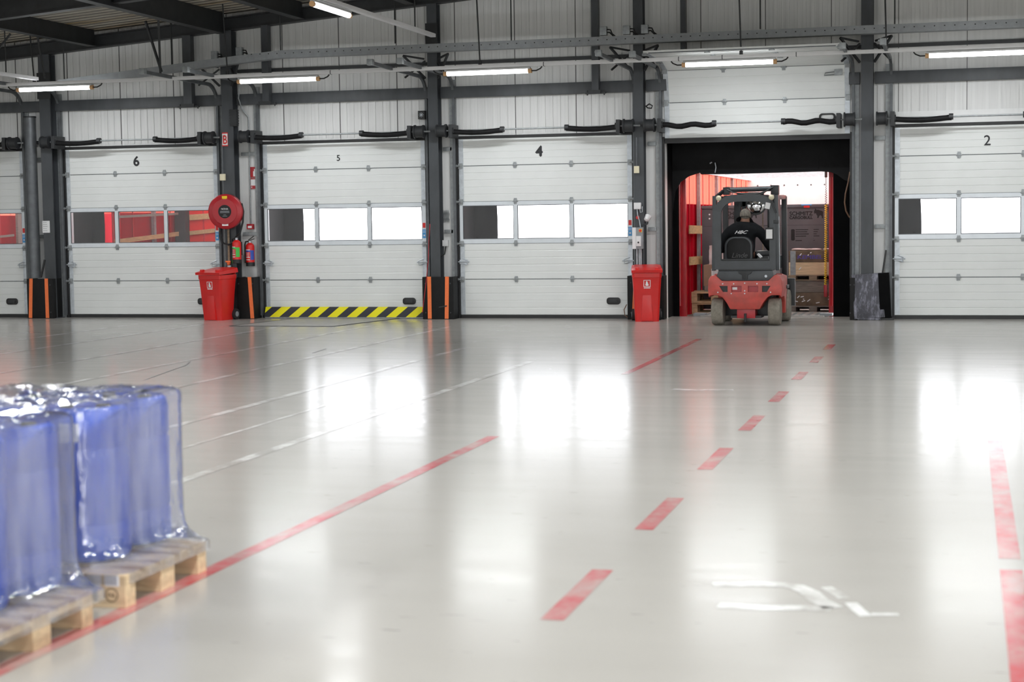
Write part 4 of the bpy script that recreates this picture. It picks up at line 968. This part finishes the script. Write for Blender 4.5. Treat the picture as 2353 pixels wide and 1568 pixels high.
def extinguisher(loc, lab, band, side, rz=0):
    t = thing('fire_extinguisher', loc, lab, 'fire extinguisher', 'fire extinguishers by the hose reel', rz=rz); r = .082
    B().lathe([(.02, .06), (r, .06), (r, .37), (r * .93, .40), (r * .6, .425), (.03, .44)], n=28).build('cylinder', 'red', t)
    B().lathe([(r * .95, 0), (r * 1.02, .005), (r * 1.02, .07), (r, .075)], n=28).build('base_ring', 'black', t)
    b = B()
    def arc(b, a0, a1, z0, z1, rr=r + .0012):
        n = 10; vs = []
        for i in range(n + 1):
            a = a0 + (a1 - a0) * i / n; vs += [(rr * math.sin(a), -rr * math.cos(a), z0), (rr * math.sin(a), -rr * math.cos(a), z1)]
        b.poly(vs, [(2 * i, 2 * i + 2, 2 * i + 3, 2 * i + 1) for i in range(n)])
    arc(b, -.9, 1.4, .27, .30); arc(b, .45, 1.4, .12, .27); b.build('label_band', band, t)
    b = B(); arc(b, -.9, .35, .30, .315); arc(b, -.9, .3, .16, .175); arc(b, -.9, .3, .115, .13)
    for k in range(4): arc(b, -.7, .2, .19 + .02 * k, .196 + .02 * k)
    b.build('label_print', 'plain_white', t)
    B().cyl((0, 0, .43), (0, 0, .48), .028, n=14).build('valve', 'galv', t)
    B().bar((-.01, -.02, .48), (.10, -.02, .515), .02, .012).bar((-.02, -.02, .49), (.09, -.02, .565), .02, .012).build('lever', 'black', t)
    B().tube([(-.02, -.02, .47), (-.08, -.02, .46), (-.105, 0, .40), (-.105, 0, .15), (-.105, 0, .06)], .013, 8).build('hose', 'black', t)
    bx('wall_bracket', 'steel_dark', t, -.03, .03, r - .01, r + .04, .15, .40); return t
extinguisher((-13.0, 29.3, .98), 'red fire extinguisher with blue label, hanging on the white wall strip', 'blue', 1)
extinguisher((-13.18, 29.1, 1.04), 'red fire extinguisher with green label, beside the hose reel column', 'green', 1, -.3)
bx_ = tag(bx('green_tag', 'green', None, -13.44, -13.40, 29.165, 29.17, 1.04, 1.24), 'small green strip on the column beside the green labelled extinguisher', 'tag')
bx_.location.x = .125
def sign(px0, py0, px1, py1, Y, name, lab, cat='sign'):
    a, c = at(px0, py0, Y), at(px1, py1, Y); t = thing(name, ((a.x + c.x) / 2, Y, (a.z + c.z) / 2), lab, cat); return t, (c.x - a.x) / 2, (a.z - c.z) / 2
t, w, h = sign(510, 305, 524, 336, 29.17, 'letter_sign', 'white sign with red B high on the hose reel column')
bx('plate', 'red', t, -w, w, -.004, .004, -h, h); bx('field', 'plain_white', t, -w + .004, w - .004, -.006, -.004, -h + .02, h - .02)
text('letter', 'B', .23, 'red', t, (0, -.007, -.083), sx=.7, bold=.004)
t, w, h = sign(575, 384, 589, 408, 29.43, 'fire_sign', 'red fire hose sign above the extinguisher, upper of two')
bx('plate', 'red_dark', t, -w, w, -.004, .008, -h, h); B().prism([(0, -h + .02), (w - .01, -h + .02), (w - .01, h - .04), (w * .3, h - .04), (w * .3, h - .08), (.0, h - .08)], -.006, -.004, 'Y').build('pictogram', 'plain_white', t, False)
t, w, h = sign(575, 410, 589, 434, 29.43, 'fire_sign', 'red fire extinguisher sign, lower of two')
bx('plate', 'red_dark', t, -w, w, -.004, .008, -h, h); bx('pictogram', 'plain_white', t, -w + .012, w - .012, -.006, -.004, -h + .06, h - .02); bx('pictogram', 'plain_white', t, -w + .02, -w + .035, -.006, -.004, -h + .015, -h + .045)
t, w, h = sign(568, 515, 583, 527, 29.38, 'call_box', 'small red fire call box on the white wall strip', 'call box')
bx('housing', 'red_dark', t, -w, w, -.03, .04, -h, h, .006); bx('field', 'plain_white', t, -w * .6, w * .6, -.032, -.03, -h * .55, h * .3)
B().cyl((0, .03, h), (0, .03, 2.0), .012, n=8).tube([(0, .03, 1.9), (0, .03, 2.05), (-.1, -.03, 2.2), (-.12, -.13, 2.4), (-.07, -.13, 2.75)], .012, 6).build('conduit', 'galv_dark', t)
for px0, py0, px1, py1, lab in ((506, 400, 518, 415, 'cream box high on the column above the hose reel'), (1457, 382, 1469, 398, 'cream box high on the column above the switch cabinet')):
    t, w, h = sign(px0, py0, px1, py1, 29.15, 'sensor_box', lab, 'box'); t['group'] = 'cream boxes on the columns'; bx('housing', 'cream', t, -w, w, -.03, .025, -h, h, .008); B().cyl((0, 0, h), (0, 0, h + .5), .01, n=6).build('conduit', 'track', t)
t, w, h = sign(1454, 523, 1478, 572, 29.10, 'switch_cabinet', 'grey switch cabinet with yellow and red switch on the column', 'switch cabinet')
bx('housing', 'grey_plastic', t, -w, w, -.05, .065, -h, h, .008); bx('white_cover', 'plain_white', t, -w, -w * .3, -.054, -.05, -h, h); bx('white_door', 'white_plastic', t, -w * .25, w * .7, -.065, -.05, -h * .75, h * .2, .008)
B().cyl((w * .2, -.066, -h * .4), (w * .2, -.07, -h * .4), .016, n=12).build('lock', 'black', t)
s = bx('switch_plate', 'yellow', t, w * .3, w * .9, -.056, -.05, h * .55, h * .85); B().cyl((w * .6, -.056, h * .7), (w * .6, -.085, h * .7), .022, n=14).build('switch_knob', 'red', s)
b = B()
for k in (-.02, .02, .05): b.cyl((k, 0, -h), (k, 0, -h - .35), .012, n=8)
b.build('conduit', 'galv', t)
t, w, h = sign(1457, 466, 1473, 481, 29.13, 'socket_box', 'white box above the switch cabinet on the same column', 'box')
bx('housing', 'white_plastic', t, -w, w, -.04, .045, -h, h, .012); B().tube([(-.01, 0, -h), (0, 0, -h - .1), (.03, 0, -h - .2), (.05, 0, -h - .33)], .009, 6).tube([(.04, 0, -h), (.05, 0, -h - .06), (.08, 0, -h - .05), (.085, 0, -h + .05)], .009, 6).build('cable', 'galv', t)
t, w, h = sign(1462, 496, 1469, 504, 29.17, 'stop_button', 'round red button between the white box and switch cabinet', 'button'); B().cyl((0, -.02, 0), (0, .01, 0), .03, n=16).build('button', 'red', t)
t, w, h = sign(1477, 499, 1491, 517, 29.13, 'dock_lamp', 'small white spot lamp on an arm above the switch cabinet', 'lamp')
B().lathe([(.02, -.0), (.045, .02), (.06, .11), (.05, .115)], n=18, axis='Y').build('lamp_head', 'white_plastic', t); B().bar((-.12, .05, -.09), (.02, .06, -.05), .025).bar((.02, .06, -.05), (.02, .07, .0), .02).build('arm', 'steel_dark', t)
for o_ in t.children:
    if o_.name.startswith('lamp_head'): o_.rotation_euler = (.9, 0, -.6)
t, w, h = sign(1018, 552, 1031, 566, 29.42, 'socket_box', 'white socket box with black cable beside door 4', 'box')
bx('housing', 'white_plastic', t, -w, w, -.05, .03, -h, h, .01); B().tube([(0, 0, -h), (-.02, -.02, -.2), (-.08, -.05, -.24), (-.15, -.1, -.16), (-.22, -.2, .0)], .01, 6).build('cable', 'black', t)
t, w, h = sign(1018, 485, 1033, 510, 29.44, 'wire_hook', 'small grey wavy wire hooks above the white socket box', 'hook')
b = B()
for k in range(2):
    pts = [(-w + 2 * w * i / 24, -.012, (h * .55 if k == 0 else -h * .5) + .06 * math.sin(i * PI / 2)) for i in range(25)]; b.tube(pts, .006, 5)
b.build('wire', 'galv_dark', t)
t, w, h = sign(97, 508, 115, 535, 29.175, 'paper_sheet', 'white paper sheet taped to the column by door 6', 'paper'); bx('sheet', 'plain_white', t, -w, w, -.003, 0, -h, h)
b = B()
for k in range(6): b.box(-w * .8, w * (.2 + .1 * (k % 3)), -.0038, -.003, h * .7 - k * .04, h * .7 - k * .04 + .008)
b.build('print', 'grey_plastic', t)
t, w, h = sign(962, 255, 978, 274, 29.3, 'siren', 'black siren box with star pattern high above door 5', 'siren'); bx('housing', 'black', t, -w, w, -.05, .12, -h, h, .006)
b = B()
for k in range(4): b.bar((-.045 * math.cos(k * PI / 4), -.053, -.045 * math.sin(k * PI / 4)), (.045 * math.cos(k * PI / 4), -.053, .045 * math.sin(k * PI / 4)), .006)
b.build('star', 'galv', t)
t, w, h = sign(530, 252, 546, 290, 29.2, 'alarm_box', 'black ribbed box high on the hose reel column', 'box'); b = B().box(-w, w, -.05, .05, -h, h, .008)
for k in range(6): b.box(-w - .008, w + .008, -.056, .05, -h + .04 + k * .05, -h + .055 + k * .05)
b.build('housing', 'steel_dark', t)
t = thing('wire', (-9.45, 28.85, 1.0), 'thin red wire running down to the guard between doors 5 and 4', 'wire')
B().tube([at(*q, 28.86) - t.location for q in ((988, 515), (986, 545), (984, 600), (979, 650), (974, 690), (971, 718))], .007, 6).build('wire_line', 'red_dark', t)
t = thing('cable', (-5.72, 29.28, .1), 'thin dark cable curling beside the guard near door 4', 'cable')
B().tube([at(*q, 29.2) - t.location for q in ((1440, 700), (1434, 712), (1436, 725), (1444, 731))], .009, 6).build('cable_line', 'brown_hose', t)
t = thing('chain', (-5.2, 29.3, 3.5), 'thin black cable loop hanging beside the raised door', 'cable')
B().tube([at(*q, 29.3) - t.location for q in ((1486, 243), (1492, 239), (1499, 243), (1497, 249), (1488, 248), (1484, 243))], .012, 6).build('loop', 'black', t)

# ------------------------------------------------------------------ forklift truck
FK = thing('forklift_truck', (-3.48, 27.42, 0), 'red and grey counterbalance forklift truck driving into the trailer', 'forklift')
def fk(name, mat, b, par=None, smooth=True): return b.build(name, mat, par or FK, smooth)
cw = [(-.59, .46), (-.57, .50), (-.44, .50), (-.37, .47), (-.30, .38), (-.24, .27), (.24, .27), (.30, .38), (.37, .47), (.44, .50), (.57, .50), (.59, .46), (.605, .60), (.60, .74), (.56, .82), (.48, .83), (.38, .735), (-.38, .735), (-.48, .83), (-.56, .82), (-.60, .74), (-.605, .60)]
body = fk('counterweight', 'fork_red', B().prism(cw, .06, .62, 'Y', .022))
for x0, x1, mt in ((-.42, -.28, 0), (-.22, -.05, 1), (.05, .22, 1), (.28, .42, 0)):
    pl = [(x0, .655), (x1, .655), (x1, .555), (x0 + .06 if x0 < -.25 else x0, .555)] if x0 < .25 else [(x0, .655), (x1, .655), (x1 - .06, .555), (x0, .555)]
    c = B().prism(pl, -.02, .12, 'Y').build('cutter', 'fork_red', FK); cut(body, c)
    B().prism([(u, v) for u, v in pl], .117, .119, 'Y').build('slot_back', 'fork_dark' if not mt else 'red_dark', body, False)
b = B()
for x, z in ((0, .70), (-.36, .69), (-.18, .69), (.20, .69), (.36, .69), (-.22, .53), (0, .53), (0, .575), (.42, .55), (-.44, .55)): b.cyl((x, .062, z), (x, .052, z), .011, n=8)
fk('bolt', 'galv', b, body)
fk('tow_block', 'fork_red', B().box(-.14, .16, .14, .5, .12, .29, .01)).data.materials[0] = M['red_dark']
fk('tow_pin', 'steel_dark', B().cyl((0, .12, .06), (0, .12, .2), .02, n=8).box(-.25, .25, .2, .6, .12, .16))
fk('side_skirt', 'fork_red', B().prism([(.45, .5), (.85, .5), (.98, .36), (1.02, .16), (1.18, .16), (1.28, .36), (1.36, .62), (1.3, .78), (.5, .84)], .46, .56, 'X', .015).prism([(.45, .5), (.85, .5), (.98, .36), (1.02, .16), (1.18, .16), (1.28, .36), (1.36, .62), (1.3, .78), (.5, .84)], -.56, -.46, 'X', .015))
fk('chassis', 'fork_dark', B().box(-.42, .42, .5, 1.5, .14, .74, .02))
for s in (-1, 1):
    for y, r, w, x in ((.30, .225, .19, .465), (1.42, .27, .2, .50)):
        whl = fk('wheel', 'tyre', B().lathe([(r * .55, -w / 2), (r * .93, -w / 2), (r, -w / 2 + .03), (r, w / 2 - .03), (r * .93, w / 2), (r * .55, w / 2)], (s * x, y, r), 30, 'X'))
        fk('hub', 'fork_red', B().lathe([(.02, -w * .42), (r * .56, -w * .42), (r * .56, w * .42), (.02, w * .42)], (s * x, y, r), 20, 'X'), whl)
# battery hood
hood = fk('hood', 'fork_grey', B().prism([(-.47, .735), (.47, .735), (.47, .80), (.44, .90), (-.44, .90), (-.47, .80)], .10, 1.15, 'Y', .02))
fk('latch', 'fork_dark', B().prism([(-.12, .895), (.12, .895), (.10, .855), (.045, .83), (.045, .755), (-.045, .755), (-.045, .83), (-.10, .855)], .075, .12, 'Y', .008), hood)
fk('lock', 'galv', B().cyl((.34, .095, .81), (.34, .11, .81), .022, n=14), hood)
# cab
outer = [(-.50, .92), (.50, .92)] ; 
def arch(x, z0, z1, r, n=8):
    pts = [(-x, z0), (x, z0)]
    for k in range(n + 1): a = PI / 2 * k / n; pts.append((x - r[0] + r[0] * math.cos(a), z1 - r[1] + r[1] * math.sin(a)))
    for k in range(n + 1): a = PI / 2 * k / n; pts.append((-x + r[0] - r[0] * math.sin(a), z1 - r[1] + r[1] * math.cos(a)))
    return pts
rf = fk('rear_frame', 'fork_grey', B().ring(arch(.50, .92, 2.145, (.34, .27)), arch(.395, 1.09, 2.03, (.25, .20)), .13, .22, 'Y'))
fk('sill_lip', 'fork_dark', B().box(-.40, .40, .11, .16, 1.065, 1.095, .008).box(-.44, .44, .115, .16, .90, .925, .008), rf)
for s in (-1, 1):
    fk('cab_pillar', 'fork_grey', B().prism([(s * .50, .90), (s * .55, .90), (s * .535, 2.13), (s * .47, 2.13)][::s], .14, .30, 'Y', .008))
    fk('work_lamp', 'cream', B().ball((s * .43, .13, 2.09), .045).cyl((s * .43, .15, 2.09), (s * .47, .18, 2.09), .02))
    fk('side_rail', 'fork_grey', B().bar((s * .50, .2, 2.09), (s * .50, 1.45, 2.10), .07, .07, .012))
    fk('front_pillar', 'fork_dark', B().bar((s * .50, 1.45, 2.12), (s * .50, 1.52, .60), .09, .09, .015))
fk('side_tube', 'galv', B().cyl((.545, .2, .92), (.535, .21, 1.78), .014, n=8))
gr = B()
for k in range(6): gr.bar((-.42 + .168 * k, .25, 2.10), (-.42 + .168 * k, 1.45, 2.12), .025, .04)
fk('overhead_guard', 'fork_dark', gr.bar((-.5, 1.45, 2.11), (.5, 1.45, 2.11), .08, .06).bar((-.36, .3, 2.12), (.36, .3, 2.12), .07, .03))
tc = fk('tilt_cylinder', 'fork_grey', B().cyl((-.42, 1.0, 2.235), (.40, 1.0, 2.245), .042, n=16).cyl((-.44, 1.0, 2.235), (-.36, 1.0, 2.235), .052, n=16))
fk('cylinder_bracket', 'fork_dark', B().box(.33, .46, .92, 1.08, 2.14, 2.30, .012).box(-.47, -.36, .92, 1.08, 2.15, 2.28, .012).bar((-.46, .95, 2.22), (-.56, .8, 2.12), .05).box(-.25, .2, 1.05, 1.1, 2.13, 2.19))
fk('hydraulic_hose', 'black', B().tube([(.36, .92, 2.25), (.25, .9, 2.2), (.1, .9, 2.16), (-.1, .9, 2.16), (-.3, .9, 2.19), (-.4, .92, 2.24)], .012, 6).tube([(.38, .9, 2.27), (.28, .88, 2.22), (.2, .88, 2.16), (.05, .9, 2.13)], .012, 6), tc)
mast = B()
for s in (-1, 1): mast.box(s * .33 - .06, s * .33 + .06, 1.72, 1.86, .08, 2.10, .01).box(s * .22 - .04, s * .22 + .04, 1.74, 1.84, .10, 2.08, .01)
mast.box(-.39, .39, 1.74, 1.84, 1.95, 2.05, .01).box(-.39, .39, 1.74, 1.84, .4, .5, .01)
ms = fk('mast', 'fork_dark', mast); fk('lift_chain', 'yellow', B().box(.10, .115, 1.70, 1.715, .6, 2.0), ms).data.materials[0] = M['wood_dull']
cr = fk('fork_carriage', 'steel_dark', B().box(-.5, .5, 1.9, 1.95, .1, .2).box(-.5, .5, 1.9, 1.95, .5, .6).box(-.48, -.42, 1.9, 1.95, .2, .5).box(.42, .48, 1.9, 1.95, .2, .5))
for s in (-1, 1): fk('fork_tine', 'steel_dark', B().box(s * .25 - .05, s * .25 + .05, 1.95, 1.99, .06, .6).box(s * .25 - .05, s * .25 + .05, 1.99, 2.9, .06, .1), cr)
fk('wheel_guard', 'fork_dark', B().box(.44, .58, 1.18, 1.66, .56, .62, .01).box(.52, .66, 1.62, 1.7, .25, .72, .01))
# interior
st = fk('driver_seat', 'seat', B().prism(rrect(-.42, .06, 1.03, 1.455, (.06, .06, .16, .16), 7), .70, .80, 'Y', .03))
fk('seat_piping', 'fork_grey', B().ring(rrect(-.405, .045, 1.04, 1.445, (.06, .06, .15, .15), 7), rrect(-.38, .02, 1.06, 1.425, (.06, .06, .14, .14), 7), .685, .71, 'Y'), st)
text('seat_script', 'Linde', .12, 'seat_ink', st, (-.17, .683, 1.10), shear=.35)
fk('seat_cushion', 'seat', B().box(-.42, .06, .78, 1.26, .92, 1.04, .03), st)
fk('armrest_console', 'fork_dark', B().box(.10, .36, .75, 1.15, 1.13, 1.21, .02).box(.12, .3, .8, 1.1, .92, 1.13, .02).ball((.30, 1.08, 1.25), .03))
fk('steering_wheel', 'fork_dark', B().lathe([(.13, -.015), (.16, -.015), (.16, .015), (.13, .015)], (-.22, 1.38, 1.33), 24).cyl((-.22, 1.45, .9), (-.22, 1.38, 1.33), .03))
fk('dashboard', 'fork_dark', B().box(-.46, .46, 1.35, 1.5, .9, 1.12, .02))
mir = fk('rear_mirror', 'mirror', B().ball((.06, 1.15, 1.97), .155, (1, .3, .85), 24)); fk('mirror_rim', 'fork_dark', B().lathe([(.14, .02), (.165, .02), (.165, .05), (.14, .05)], (.06, 1.15, 1.97), 24, 'Y'), mir)
bx('paper_note', 'plain_white', FK, .345, .445, .115, .12, 1.42, 1.57); B().box(-.04, .04, -.004, .004, -.05, .05, 0, Matrix.Translation((.37, .12, 1.955)) @ Matrix.Rotation(.2, 4, 'Y')).build('white_label', 'plain_white', FK)
fk('clip', 'black', B().box(.33, .46, .118, .14, 1.40, 1.60, .006)); fk('hinge_block', 'fork_dark', B().box(.46, .545, .12, .18, 1.66, 1.72, .008)); fk('gusset', 'fork_dark', B().bar((.42, .125, 2.03), (.50, .125, 1.84), .05, .03))
bx('small_label', 'plain_white', FK, -.21, -.13, .1155, .1165, .59, .63); B().bar((.14, .72, 1.16), (.20, .70, 1.10), .05, .03).build('rag', 'plain_white', FK)

# ------------------------------------------------------------------ driver
DR = thing('person', (-3.60, 28.32, 1.04), 'person with short grey hair in black jacket sitting in the forklift', 'person')
J = [(0, 0, .08, .15, .13),           # 0 pelvis
     (0, .01, .25, .15, .12), (0, .0, .42, .17, .125), (0, .02, .53, .13, .10), (.01, .04, .60, .06, .06), (.02, .07, .665, .072, .08), (.02, .085, .755, .075, .09), (.02, .085, .825, .055, .065),   # spine, neck, head
     (-.20, .0, .505, .07), (-.32, -.01, .39, .055), (-.42, .03, .19, .045), (-.32, .27, .19, .034), (-.28, .36, .213, .03),      # left arm
     (.21, .01, .52, .07), (.33, .03, .41, .055), (.44, .10, .21, .045), (.45, .28, .17, .034), (.445, .37, .17, .03),            # right arm
     (-.11, .12, .06, .10), (-.15, .46, .06, .075), (-.15, .52, -.32, .055), (-.15, .50, -.36, .045), (-.15, .64, -.38, .035),
     (.11, .12, .06, .10), (.15, .46, .06, .075), (.15, .52, -.32, .055), (.15, .50, -.36, .045), (.15, .64, -.38, .035)]
E_ = [(0, 1), (1, 2), (2, 3), (3, 4), (4, 5), (5, 6), (6, 7), (3, 8), (8, 9), (9, 10), (10, 11), (11, 12), (3, 13), (13, 14), (14, 15), (15, 16), (16, 17), (0, 18), (18, 19), (19, 20), (20, 21), (21, 22), (0, 23), (23, 24), (24, 25), (25, 26), (26, 27)]
# five fingers on each hand, curled over wheel and lever
for base, sgn in ((12, 1), (17, -1)):
    hx, hy, hz = J[base][:3]; n0 = len(J); J.append((hx, hy + .045, hz, .026, .036)); E_.append((base, n0))
    for k in range(4):
        off = (-.027 + .018 * k); ln = (.034, .04, .037, .028)[k]; i0 = len(J)
        J += [(hx + off, hy + .08, hz + .004, .0095), (hx + off, hy + .08 + ln, hz - .008, .009), (hx + off, hy + .085 + ln, hz - .04, .008)]
        E_ += [(n0, i0), (i0, i0 + 1), (i0 + 1, i0 + 2)]
    i0 = len(J); J += [(hx + sgn * .04, hy + .03, hz - .006, .011), (hx + sgn * .055, hy + .065, hz - .02, .009)]; E_ += [(n0, i0), (i0, i0 + 1)]
per = skinned('body', 'skin', DR, J, E_, 2)
B().ball((.095, .08, 0.740), .028, (.45, .8, 1.2), 12).ball((-.055, .08, 0.740), .028, (.45, .8, 1.2), 12).build('ear', 'skin', DR)
B().ball((.02, .185, 0.730), .022, (.7, 1, 1.3), 10).build('nose', 'skin', DR)
B().ball((-.01, .165, 0.765), .013, n=10).ball((.05, .165, 0.765), .013, n=10).build('eye', 'plain_white', DR); B().ball((.02, .17, 0.690), .02, (1.3, .4, .35), 10).build('mouth', 'red_dark', DR)
hm = bmesh.new(); bmesh.ops.create_uvsphere(hm, u_segments=24, v_segments=16, radius=.1)
for v in hm.verts:
    z = v.co.z; front = max(0, v.co.y) / .1
    v.co = Vector((v.co.x * .93, v.co.y * 1.08, z * 1.08)) * (1 + .02 * math.sin(v.co.x * 160) * math.sin(z * 120))
    if front > .3 and z < .045: v.co.y *= .35
    if z < -.05: v.co.x *= .8; v.co.y = min(v.co.y, -.0) * .85 
B().add(hm, Matrix.Translation((.02, .075, 0.770))).build('hair', 'hair', DR)
JK = [(0, -.005, .06, .20, .145), (0, 0, .25, .215, .15), (0, -.01, .42, .24, .16), (0, .01, .555, .20, .14), (.008, .03, .65, .11, .105), (.012, .045, .735, .092, .095),
      (-.21, .0, .515, .115), (-.32, -.01, .39, .092), (-.42, .03, .19, .076), (-.32, .27, .19, .054), (-.285, .33, .21, .047),
      (.22, .01, .53, .115), (.33, .03, .41, .092), (.44, .10, .21, .076), (.45, .28, .17, .054), (.445, .335, .17, .047)]
jk = skinned('jacket', 'cloth', DR, JK, [(0, 1), (1, 2), (2, 3), (3, 4), (4, 5), (3, 6), (6, 7), (7, 8), (8, 9), (9, 10), (3, 11), (11, 12), (12, 13), (13, 14), (14, 15)], 2)
skinned('trousers', 'cloth', DR, [(0, .0, .07, .175, .14), (-.12, .13, .06, .115), (-.155, .47, .065, .09), (-.155, .535, -.3, .07), (.12, .13, .06, .115), (.155, .47, .065, .09), (.155, .535, -.3, .07)], [(0, 1), (1, 2), (2, 3), (0, 4), (4, 5), (5, 6)], 2)
for s in (-1, 1): skinned('boot', 'black', DR, [(s * .155, .51, -.30, .06), (s * .155, .51, -.37, .055), (s * .155, .66, -.385, .045)], [(0, 1), (1, 2)], 2)
tx = text('jacket_print', 'HBC', .075, 'plain_white', jk, (-.03, -.20, .46), shear=.5, sx=1.35, bold=.001)

# ------------------------------------------------------------------ wrapped drums in the foreground
def drum(loc, lab):
    t = thing('plastic_drum', loc, lab, 'drum', 'blue drums on the front pallets'); r, H = .21, .76
    B().lathe([(r * .82, 0), (r * .95, .015), (r, .05), (r, .17), (r * .975, .18), (r * .975, .195), (r, .205), (r, .54), (r * .975, .55), (r * .975, .565), (r, .575), (r, .70), (r * .95, .745), (r * .86, .76), (r * .84, .74), (.02, .74)], n=40).build('drum_body', 'drum', t)
    for s in (-.10, .10): B().cyl((s, 0, .74), (s, 0, .765), .035, n=16).build('bung', 'black', t)
    b = B(); n = 8; vs = []
    for i in range(n + 1):
        a = -.12 + .48 * i / n; vs += [((r + .002) * math.sin(a), -(r + .002) * math.cos(a), .60), ((r + .002) * math.sin(a), -(r + .002) * math.cos(a), .69)]
    b.poly(vs, [(2 * i, 2 * i + 2, 2 * i + 3, 2 * i + 1) for i in range(n)]).build('drum_label', 'plain_white', t)
    return t
def film(loc, w, d, h, lab, seed):
    """clear stretch film pulled over a load and flared out onto the pallet"""
    rnd = random.Random(seed); t = thing('stretch_film', loc, lab, 'stretch film', 'film round the drum pallets'); b = B(); prof = []
    for k in range(21): prof.append((k / 20 * h, 0))
    n_side = 26; rings = []
    def outline(ex, r): 
        pts = []; o = rrect(-w / 2 - ex, w / 2 + ex, -d / 2 - ex, d / 2 + ex, r, 5)
        for i, p in enumerate(o):
            q = o[(i + 1) % len(o)]; L = math.hypot(q[0] - p[0], q[1] - p[1]); m = max(1, int(L / .06))
            for k in range(m): pts.append((p[0] + (q[0] - p[0]) * k / m, p[1] + (q[1] - p[1]) * k / m))
        return pts
    base = outline(0, (.19, .19, .05, .05)); N = len(base)
    levels = [(-.055, .178, .08, -.12, 1), (-.004, .177, .08, -.12, 1), (.006, .10, .05, -.08, .7), (.03, .035, .02, -.02, .25), (.07, .004, .004, 0, 0)]
    levels += [(.07 + (h - .10) * k / 12, -.003, -.003, -.003, 0) for k in range(1, 13)] + [(h - .01, -.008, -.008, -.008, 0), (h + .004, -.03, -.03, -.03, 0), (h + .012, -.09, -.09, -.09, 0), (h - .004, -.16, -.16, -.16, 0), (h + .006, -.24, -.24, -.24, 0)]
    for z, ex, elo, ehi, sharp in levels:
        ring = []
        for i, (x, y) in enumerate(base):
            L = math.hypot(x, y); sx = (w / 2 + ex) / (w / 2); sy = (d / 2 + (elo if y < 0 else ehi)) / (d / 2)
            k = 1 + (min(w / 2 / max(abs(x), 1e-6), d / 2 / max(abs(y), 1e-6)) - 1) * sharp; x *= k; y *= k
            wob = .004 * math.sin(i * .5 + z * 3) + rnd.uniform(-.0015, .0015) if .02 < z else 0
            if z > h - .005: zz = z + rnd.uniform(-.011, .011)
            else: zz = z
            ring.append((x * sx + x / L * wob, y * sy + y / L * wob, zz))
        rings.append(ring)
    vs = [p for r in rings for p in r]; fs = []
    for r in range(len(rings) - 1):
        for i in range(N): j = (i + 1) % N; fs.append((r * N + i, r * N + j, (r + 1) * N + j, (r + 1) * N + i))
    c = len(vs); vs.append((0, 0, h)); fs += [((len(rings) - 1) * N + i, (len(rings) - 1) * N + (i + 1) % N, c) for i in range(N)]
    o = b.poly(vs, fs).build('film_sheet', 'film', t)
    for p in o.data.polygons: p.use_smooth = True
    return t
for yb, xr, wd, k in ((8.055, -3.962, 'rear', 1), (6.88, -3.925, 'front', 2)):
    pl = pallet((-4.43, yb - .59, 0), 'pale wooden pallet under the %s wrapped drums' % wd, 1.27, .87, 'wood_pale', 'pallets in the foreground', H=.158)
    B().ring([(.563 + .034 * math.cos(a), .062 + .034 * math.sin(a)) for a in [PI * q / 12 for q in range(24)]], [(.563 + .029 * math.cos(a), .062 + .029 * math.sin(a)) for a in [PI * q / 12 for q in range(24)]], -.4365, -.435).build('stamp_ring', 'dull_ink', pl)
    text('stamp', 'INL', .03, 'dull_ink', pl, (.563, -.436, .053), ext=.0006)
    for u in (.47, .565): bx('white_square', 'plain_white', pl, u - .035, u + .04, -.4372, -.4352, .104, .156)  # two plain white squares on the near face of the pallet
    for i in range(2):
        for j in range(2):
            col = ('nearest the red line', 'away from the red line')[i]; row = ('near', 'far')[j]
            drum((xr - .222 - .43 * i, yb - .225 - .43 * (1 - j), .158), 'blue drum on the %s pallet, %s one %s' % (wd, row, col))
    film((xr - .545, yb - .475, .165), 1.09, .95, .775, 'clear crinkled film wrapped round the %s drum load' % wd, k)
